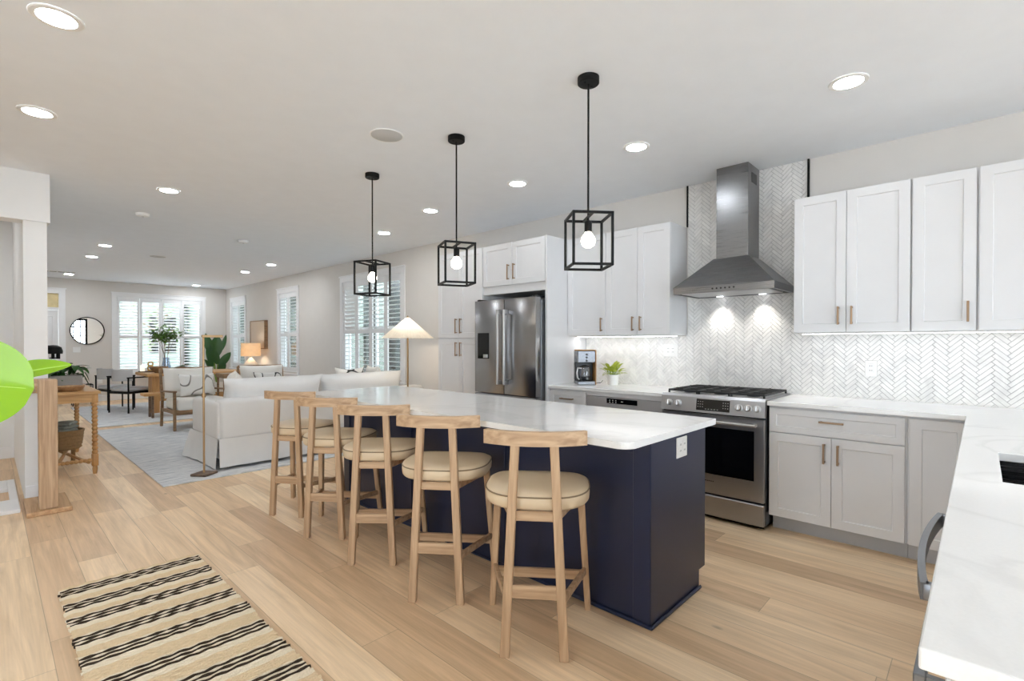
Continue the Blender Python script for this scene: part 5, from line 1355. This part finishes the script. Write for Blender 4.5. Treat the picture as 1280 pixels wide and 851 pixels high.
# corner plant
t = thing('potted_plant', (3.95, 13.9, 0), 'tall dark green paddle-leaved plant in the far corner', 'plant')
q = MB(); q.lathe((3.95, 13.9, 0.0005), [(0.16, 0), (0.20, 0.36), (0.18, 0.36), (0.175, 0.31)], 28); q.build('pot', M['pot'], t)
q = MB(); q.lathe((3.95, 13.9, 0.305), [(0.174, 0), (0.174, 0.01)], 24); q.build('soil', M['soil'], t)
for (bx_, bz), (tx, ty, tz_), wd, up in (((3.90, 0.95), (3.98, 13.86, 1.52), 0.30, (0, -1, .1)), ((3.86, 1.0), (3.70, 13.85, 1.56), 0.20, (-.3, -1, 0)), ((4.02, 1.1), (4.22, 13.95, 1.54), 0.14, (.5, -1, 0)), ((4.0, 0.72), (4.24, 13.8, 1.10), 0.19, (-.5, -1, .3)),
                                         ((3.88, 0.75), (3.72, 13.8, 1.16), 0.20, (.4, -1, .2)), ((3.86, 0.62), (3.68, 13.78, 0.93), 0.16, (.6, -1, .4)), ((3.97, 0.8), (3.86, 13.82, 1.2), 0.18, (0, -1, 0)), ((3.99, 0.60), (4.10, 13.7, 0.80), 0.16, (0, -1, .5))):
    q = MB(); q.tube([(3.95, 13.9, 0.31), ((3.95 + bx_) / 2, 13.89, (0.31 + bz) / 2 + 0.1), (bx_, 13.88, bz)], 0.010, 8); q.build('stem', M['stem'], t)
    q = MB(); b_ = Vector((bx_, 13.88, bz)); tp = Vector((tx, ty, tz_)); q.leaf(b_, tp - b_, up, (tp - b_).length, wd, 0.08, 0.2, 'paddle', 10); q.build('leaf', M['leaf_dark'], t, smooth=80)

# ---------------------------------------------------------------- dining
mb = MB(); mb.box((1.17, 10.0, 0.0004), (3.85, 13.45, 0.012), 0.004); mb.build('area_rug', M['rug'], label='pale blue rug under the dining table', cat='rug')
t = thing('dining_table', (2.85, 11.6, RZ), 'wooden dining table with slab legs in front of the far window', 'table')
q = MB(); q.box((2.02, 11.1, 0.70), (3.65, 12.15, 0.755), 0.008); q.build('tabletop', M['honey_x'], t)
for x in (2.12, 3.45):
    q = MB(); q.box((x, 11.22, RZ + 0.0003), (x + 0.12, 11.55, 0.699), 0.006); q.build('leg', M['honey_z'], t)
q = MB(); q.box((2.24, 11.34, 0.22), (3.449, 11.40, 0.32), 0.004); q.build('stretcher', M['honey_x'], t)
t = thing('bench', (2.3, 10.62, RZ), 'low wooden bench in front of the dining table', 'bench')
q = MB(); q.box((1.86, 10.45, 0.40), (2.75, 10.78, 0.445), 0.006); q.build('seat', M['honey_x'], t)
for x in (1.99, 2.66):
    for y in (10.5, 10.73): q = MB(); q.beam((x, y, RZ + 0.0003), (x, y, 0.40), 0.035, 0.035, up=(0, 1, 0)); q.build('leg', M['dark_x'], t)

def dining_chair(label):
    t = thing('dining_chair', (0, 0, 0), label, 'chair', 'black dining chairs')
    for s_ in (-1, 1):
        q = MB(); q.tube([(s_ * 0.24, -0.23, 0), (s_ * 0.24, -0.23, 0.65)], 0.014, 8); q.build('leg', M['black'], t)
        q = MB(); q.tube([(s_ * 0.24, 0.22, 0), (s_ * 0.24, 0.22, 0.66)], 0.014, 8); q.build('leg', M['black'], t)
        q = MB(); q.box((s_ * 0.24 - 0.016, -0.25, 0.65), (s_ * 0.24 + 0.016, 0.235, 0.672), 0.004); q.build('armrest', M['black'], t)
    q = MB(); q.box((-0.25, -0.235, 0.36), (0.25, 0.225, 0.395), 0.004); q.build('seat_frame', M['black'], t)
    q = MB(); q.box((-0.225, -0.22, 0.396), (0.225, 0.245, 0.47), 0.03, 3); q.build('seat_cushion', M['greycloth'], t, smooth=70)
    q = MB(); n = 12; rows = []
    for k in range(n + 1):
        a = R(-62 + 124 * k / n); x, y = 0.27 * math.sin(a), -0.02 - 0.27 * math.cos(a)
        rows.append([q.bm.verts.new((x * f, (y + 0.02) * f - 0.02, z)) for f, z in ((1.0, 0.60), (0.86, 0.60), (0.84, 0.80), (1.02, 0.81))])
    for a, b in zip(rows, rows[1:]):
        for e in range(4): q.bm.faces.new((a[e], a[(e + 1) % 4], b[(e + 1) % 4], b[e]))
    q.bm.faces.new(rows[0]); q.bm.faces.new(rows[-1])
    bmesh.ops.bevel(q.bm, geom=[e for e in q.bm.edges if e.calc_face_angle(0) > 1.0], offset=0.015, segments=2, affect='EDGES', profile=0.5)
    q.build('backrest', M['greycloth'], t, smooth=60)
    return t
dc = dining_chair('black framed dining chair with grey cushions, nearest at the left end of the table')
dc.location = (1.90, 11.83, RZ); dc.rotation_euler = (0, 0, R(-62))
d2 = copy_tree(dc); d2.location = (1.78, 12.62, RZ); d2.rotation_euler = (0, 0, R(-75)); d2['label'] = 'black framed dining chair behind the nearest grey-cushioned one'
TZ = 0.7555
t = thing('glass_vase', (2.45, 11.75, TZ), 'tall blue-tinted glass vase on the dining table', 'vase')
q = MB(); q.lathe((2.45, 11.75, TZ), [(0.06, 0), (0.075, 0.02), (0.08, 0.10), (0.05, 0.24), (0.055, 0.28), (0.052, 0.28), (0.046, 0.24), (0.074, 0.10), (0.066, 0.012)], 24); q.build('body', M['blueglass'], t)
t = thing('branch_bouquet', (2.45, 11.75, TZ + 0.015), 'leafy green branches standing in the glass vase', 'branches')
rr = random.Random(9); sb = MB(); fb = MB()
for k in range(9):
    a = rr.random() * 6.28; rx = rr.uniform(0.08, 0.30)
    p = [Vector((2.45 + 0.02 * math.cos(a), 11.75 + 0.02 * math.sin(a), TZ + 0.016)), Vector((2.45 + 0.03 * math.cos(a + .4), 11.75 + 0.03 * math.sin(a + .4), TZ + 0.32)), Vector((2.45 + rx * math.cos(a) * .55, 11.75 + rx * math.sin(a) * .55, TZ + 0.62)), Vector((2.45 + rx * math.cos(a), 11.75 + rx * math.sin(a), TZ + rr.uniform(0.66, 0.95)))]
    sb.tube(p, [0.005, 0.004, 0.003, 0.0015], 6)
    for j in range(34):
        f = rr.uniform(0.25, 1.05); c = p[2].lerp(p[3], f) + Vector((rr.uniform(-.07, .07), rr.uniform(-.07, .07), rr.uniform(-.05, .06)))
        fb.leaf(c, (rr.uniform(-1, 1), rr.uniform(-1, 1), rr.uniform(-.5, .8)), (0, 0, 1), rr.uniform(.06, .10), rr.uniform(.035, .055), n=3)
sb.build('stem', M['bark'], t); fb.build('foliage', M['leaf_mid'], t, smooth=None)
t = thing('wooden_bowl', (2.25, 11.35, TZ), 'round wooden bowl on the dining table', 'bowl')
q = MB(); q.lathe((2.25, 11.35, TZ), [(0.06, 0), (0.07, 0.01), (0.13, 0.07), (0.155, 0.12), (0.148, 0.12), (0.12, 0.07), (0.05, 0.022)], 28); q.build('body', M['brown_x'], t)
t = thing('serving_board', (2.15, 11.88, TZ), 'dark wooden board under the gold figure on the dining table', 'board')
q = MB(); q.lathe((2.17, 11.88, TZ), [(0.13, 0), (0.15, 0.008), (0.15, 0.02)], 24); q.build('board', M['dark_x'], t)
t = thing('gold_figure', (2.20, 11.88, TZ + 0.0205), 'small looped gold figure on the dark board', 'ornament')
for z, r_ in ((0.055, 0.045), (0.135, 0.04)):
    q = MB(); q.tube([(2.22 + r_ * math.cos(2 * math.pi * k / 16), 11.88, TZ + 0.022 + z + r_ * math.sin(2 * math.pi * k / 16)) for k in range(16)], 0.013, 8, closed=True); q.build('loop', M['orange'], t)
q = MB(); q.box((2.17, 11.85, TZ + 0.021), (2.27, 11.91, TZ + 0.036), 0.004); q.build('base', M['orange'], t)
t = thing('candle', (2.10, 11.86, TZ + 0.0205), 'glowing white candle on the dark board', 'candle')
q = MB(); q.lathe((2.09, 11.88, TZ + 0.0205), [(0.038, 0), (0.038, 0.10), (0.034, 0.104)], 20); q.build('wax', emit('candle_wax', (1, 0.85, 0.6, 1), 0.9), t)
q = MB(); q.sphere((2.09, 11.88, TZ + 0.138), 0.008, 10, (1, 1, 1.8)); q.cyl((2.09, 11.88, TZ + 0.124), (2.09, 11.88, TZ + 0.134), 0.002, 6); q.build('flame', M['bulb'], t)
t = thing('serving_board', (2.9, 11.8, TZ), 'long dark wooden board under the small plant on the dining table', 'board')
q = MB(); q.box((2.56, 11.66, TZ), (3.05, 11.92, TZ + 0.02), 0.005); q.build('board', M['dark_x'], t)
t = thing('pot_plant', (2.72, 11.78, TZ + 0.0205), 'small dark-leaved plant in a pale pot on the long board', 'plant')
q = MB(); q.lathe((2.72, 11.78, TZ + 0.0205), [(0.045, 0), (0.06, 0.08), (0.052, 0.08), (0.05, 0.07)], 20); q.build('pot', M['concrete'], t)
fb = MB(); rr = random.Random(21)
for k in range(16):
    a = rr.random() * 6.28; fb.leaf((2.72, 11.78, TZ + 0.09), (math.cos(a), math.sin(a), rr.uniform(.1, .9)), (0, 0, 1), rr.uniform(.08, .15), .05, 0.5, n=4)
fb.build('foliage', M['leaf_dark'], t)

# ---------------------------------------------------------------- left side: console and its things
t = thing('console_table', (0.585, 7.25, 0), 'honey wood console table with bobbin-turned legs against the left wall', 'table')
TX0, TX1, TY0, TY1, TT = 0.385, 0.795, 6.47, 8.02, 0.836
q = MB(); q.box((TX0, TY0, TT - 0.028), (TX1, TY1, TT), 0.004); q.build('tabletop', M['honey_x'], t)
q = MB(); i_ = 0.02
q.box((TX0 + i_, TY0 + i_, TT - 0.11), (TX1 - i_, TY0 + i_ + 0.02, TT - 0.0285)); q.box((TX0 + i_, TY1 - i_ - 0.02, TT - 0.11), (TX1 - i_, TY1 - i_, TT - 0.0285))
q.box((TX0 + i_, TY0 + i_ + 0.02, TT - 0.11), (TX0 + i_ + 0.02, TY1 - i_ - 0.02, TT - 0.0285)); q.box((TX1 - i_ - 0.02, TY0 + i_ + 0.02, TT - 0.11), (TX1 - i_, TY1 - i_ - 0.02, TT - 0.0285)); q.build('apron', M['honey_x'], t, smooth=None)
def bobbin(n, z0, z1, r0=0.017, r1=0.026):
    pr = []
    for k in range(n):
        a, b = z0 + (z1 - z0) * k / n, z0 + (z1 - z0) * (k + 1) / n
        for f in (0.0, 0.2, 0.5, 0.8): pr.append((r0 + (r1 - r0) * math.sin(math.pi * f), a + (b - a) * f))
    pr.append((r0, z1)); return pr
for x in (TX0 + 0.045, TX1 - 0.045):
    for y in (TY0 + 0.045, TY1 - 0.045):
        q = MB(); q.lathe((x, y, 0), [(0.016, 0.0003), (0.022, 0.05), (0.018, 0.08)] , 14)
        q.box((x - 0.026, y - 0.026, 0.08), (x + 0.026, y + 0.026, 0.20), 0.004)
        q.lathe((x, y, 0), bobbin(13, 0.20, TT - 0.12), 14); q.box((x - 0.026, y - 0.026, TT - 0.12), (x + 0.026, y + 0.026, TT - 0.0287), 0.003); q.build('leg', M['honey_z'], t, smooth=50)
for y in (TY0 + 0.045, TY1 - 0.045):
    q = MB(); q.lathe((TX0 + 0.071, y, 0.14), bobbin(8, 0.0, TX1 - TX0 - 0.142, 0.013, 0.02), 12, axis='X'); q.build('stretcher', M['honey_x'], t, smooth=50)
q = MB(); q.beam((TX0 + 0.09, TY0 + 0.06, 0.14), (TX1 - 0.09, TY1 - 0.06, 0.14), 0.025, 0.025); q.build('stretcher', M['honey_x'], t)
q = MB(); q.beam((TX1 - 0.09, TY0 + 0.06, 0.115), (TX0 + 0.09, TY1 - 0.06, 0.115), 0.025, 0.023); q.build('stretcher', M['honey_x'], t)
# on the console
t = thing('planter', (0.56, 7.0, TT), 'grey rectangular planter with dark glossy leaves on the console', 'plant')
q = MB(); q.box((0.44, 6.90, TT + 0.0004), (0.70, 7.08, TT + 0.145), 0.008); q.build('trough', M['concrete'], t)
fb = MB(); rr = random.Random(31)
for k in range(64):
    a = rr.random() * 6.28; b_ = Vector((rr.uniform(.47, .68), rr.uniform(6.93, 7.06), TT + 0.14)); l = rr.uniform(.08, .12)
    p = b_ + Vector((math.cos(a) * .05, math.sin(a) * .05, rr.uniform(.0, .12))); fb.leaf(p, (math.cos(a), math.sin(a), rr.uniform(-.5, .6)), (0, 0, 1), l, l * .6, .4, n=5, shape='heart')
for (bx_, bz) in ((0.74, 0.09), (0.755, 0.05), (0.75, 0.12)): fb.leaf((bx_ - 0.03, 6.98, TT + bz + 0.05), (0.35, -0.3, -0.7), (1, 0, 0.4), 0.11, 0.065, 0.1, shape='heart', n=5)
fb.build('foliage', M['leaf_dark'], t)
t = thing('wooden_bowl', (0.60, 6.68, TT), 'shallow pale wooden dish in front of the grey planter', 'bowl')
q = MB(); q.lathe((0.575, 6.68, TT + 0.0004), [(0.07, 0), (0.09, 0.006), (0.125, 0.05), (0.12, 0.05), (0.085, 0.012)], 28); q.build('body', M['oak_y'], t)
t = thing('table_lamp', (0.53, 7.8, TT), 'black dome lamp with glass stem at the far end of the console', 'table lamp')
q = MB(); q.lathe((0.53, 7.8, TT + 0.0004), [(0.05, 0), (0.05, 0.012), (0.025, 0.02), (0.025, 0.30)], 20); q.build('base', M['clear'], t)
q = MB(); q.cyl((0.575, 7.8, TT + 0.30), (0.575, 7.8, TT + 0.37), 0.018, 12); q.cyl((0.53, 7.8, TT + 0.3006), (0.53, 7.8, TT + 0.36), 0.015, 12); q.build('neck', M['black'], t)
q = MB(); q.lathe((0.53, 7.8, TT + 0.36), [(0.085, 0), (0.088, 0.03), (0.075, 0.075), (0.04, 0.097), (0.002, 0.10)], 24); q.build('lamp_shade', M['black'], t)
# basket with throw under the console
t = thing('basket', (0.59, 7.35, 0), 'woven basket under the console table', 'basket')
q = MB(); q.lathe((0.585, 7.32, 0.155), [(0.13, 0), (0.155, 0.08), (0.165, 0.20), (0.155, 0.20), (0.145, 0.06)], 28)
for k in range(6): q.tube([(0.585 + (0.142 + 0.004 * k) * math.cos(2 * math.pi * j / 24), 7.32 + (0.142 + 0.004 * k) * math.sin(2 * math.pi * j / 24), 0.175 + 0.034 * k) for j in range(24)], 0.008, 6, closed=True)
q.build('weave', M['basket'], t)
q = MB(); q.tube([(0.585 + 0.162 * math.cos(2 * math.pi * j / 28), 7.32 + 0.162 * math.sin(2 * math.pi * j / 28), 0.357) for j in range(28)], 0.011, 8, closed=True); q.build('rim', M['basket'], t)
for v in range(4):
    q = MB(); a = R(45 + 90 * v); q.box((0.585 + 0.1 * math.cos(a) - 0.012, 7.32 + 0.1 * math.sin(a) - 0.012, 0.0003), (0.585 + 0.1 * math.cos(a) + 0.012, 7.32 + 0.1 * math.sin(a) + 0.012, 0.156)); q.build('foot', M['basket'], t, smooth=None)
t = thing('throw_blanket', (0.59, 7.32, 0.36), 'folded grey-green throw in the basket', 'blanket')
q = MB(); 
for k in range(4):
    mt = Matrix.Translation((0.585, 7.32, 0.315 + 0.035 * k)) @ Matrix.Rotation(R(20 * k), 4, 'Z'); q.box((-0.095, -0.085, 0), (0.095, 0.085, 0.034), 0.015, 3, mtx=mt)
subd(q, 1); wob(q, 0.012, 9); q.build('fold', M['throw'], t, smooth=70)

# far wall pieces
t = thing('round_mirror', (1.563, D - 0.01, 1.30), 'round mirror with thin black frame on the far wall', 'mirror')
q = MB(); q.tube([(1.566 + 0.292 * math.cos(2 * math.pi * k / 48), D - 0.014, 1.60 + 0.300 * math.sin(2 * math.pi * k / 48)) for k in range(48)], 0.011, 8, closed=True); q.build('frame', M['black'], t)
q = MB(); q.lathe((1.566, D - 0.014, 1.60), [(0.291, 0.0), (0.291, 0.008)], 48, axis='Y'); q.build('mirror_glass', M['mirror'], t, smooth=None)
t = thing('light_switch', (1.38, D, 1.12), 'white light switch plate below the round mirror', 'switch')
q = MB(); q.box((1.315, D - 0.007, 1.115), (1.445, D - 0.0003, 1.235), 0.002); q.build('cover_plate', M['white_plastic'], t)
q = MB()
for x in (1.345, 1.38, 1.415): q.box((x - 0.012, D - 0.010, 1.145), (x + 0.012, D - 0.0072, 1.205), 0.001)
q.build('rocker', M['pot'], t)
t = thing('wall_socket', (1.78, D, 0.45), 'white socket low on the far wall left of the window', 'socket')
q = MB(); q.box((1.735, D - 0.007, 0.40), (1.825, D - 0.0003, 0.53), 0.002); q.build('cover_plate', M['white_plastic'], t)
q = MB(); q.box((1.765, D - 0.010, 0.43), (1.795, D - 0.0072, 0.50), 0.001); q.build('outlet', M['pot'], t)
t = thing('plant_stand', (1.42, 13.9, 0), 'black wire stand with a grey pot beside the far wall', 'plant stand')
q = MB(); a, b, c, d, z = 1.24, 1.56, 13.78, 14.06, 0.44; r_ = 0.009
for x in (a, b):
    for y in (c, d): q.tube([(x, y, 0.0003), (x, y, z)], r_, 6)
for zz in (0.14, z):
    q.tube([(a, c, zz), (b, c, zz)], r_, 6); q.tube([(a, d, zz), (b, d, zz)], r_, 6); q.tube([(a, c, zz), (a, d, zz)], r_, 6); q.tube([(b, c, zz), (b, d, zz)], r_, 6)
q.build('frame', M['black'], t)
q = MB(); q.box((a + 0.02, c - 0.004, 0.15), (a + 0.22, d - 0.05, 0.46), 0.01); q.build('pot', M['concrete'], t, label='grey pot')

# house added across the street to darken the view behind the far shutters
t = thing('street_house', (3.5, 27, -0.25), 'grey house added across the street to dim the far shutter gaps', 'house')
q = MB(); q.box((-5, 27, -0.25), (6.3, 33, 4.6))
for k in range(27): q.box((-5, 26.985, -0.25 + k * 0.18), (6.3, 27, -0.25 + k * 0.18 + 0.16))
q.build('wall', M['siding'], t, smooth=None)
q = MB(); q.prism([(26.5, 4.6), (33.5, 4.6), (30, 7.2)], 0, 11.6); bmesh.ops.transform(q.bm, matrix=Matrix(((0, 0, 1, -5.2), (1, 0, 0, 0), (0, 1, 0, 0), (0, 0, 0, 1))), verts=q.bm.verts[:]); q.build('roof', M['concrete'], t, smooth=None)
for x in (-2.2, 0.2, 2.6, 5.0):
    q = MB(); q.box((x, 26.93, 0.9), (x + 1.0, 26.984, 2.5)); q.build('window', M['darkpane'], t, smooth=None)
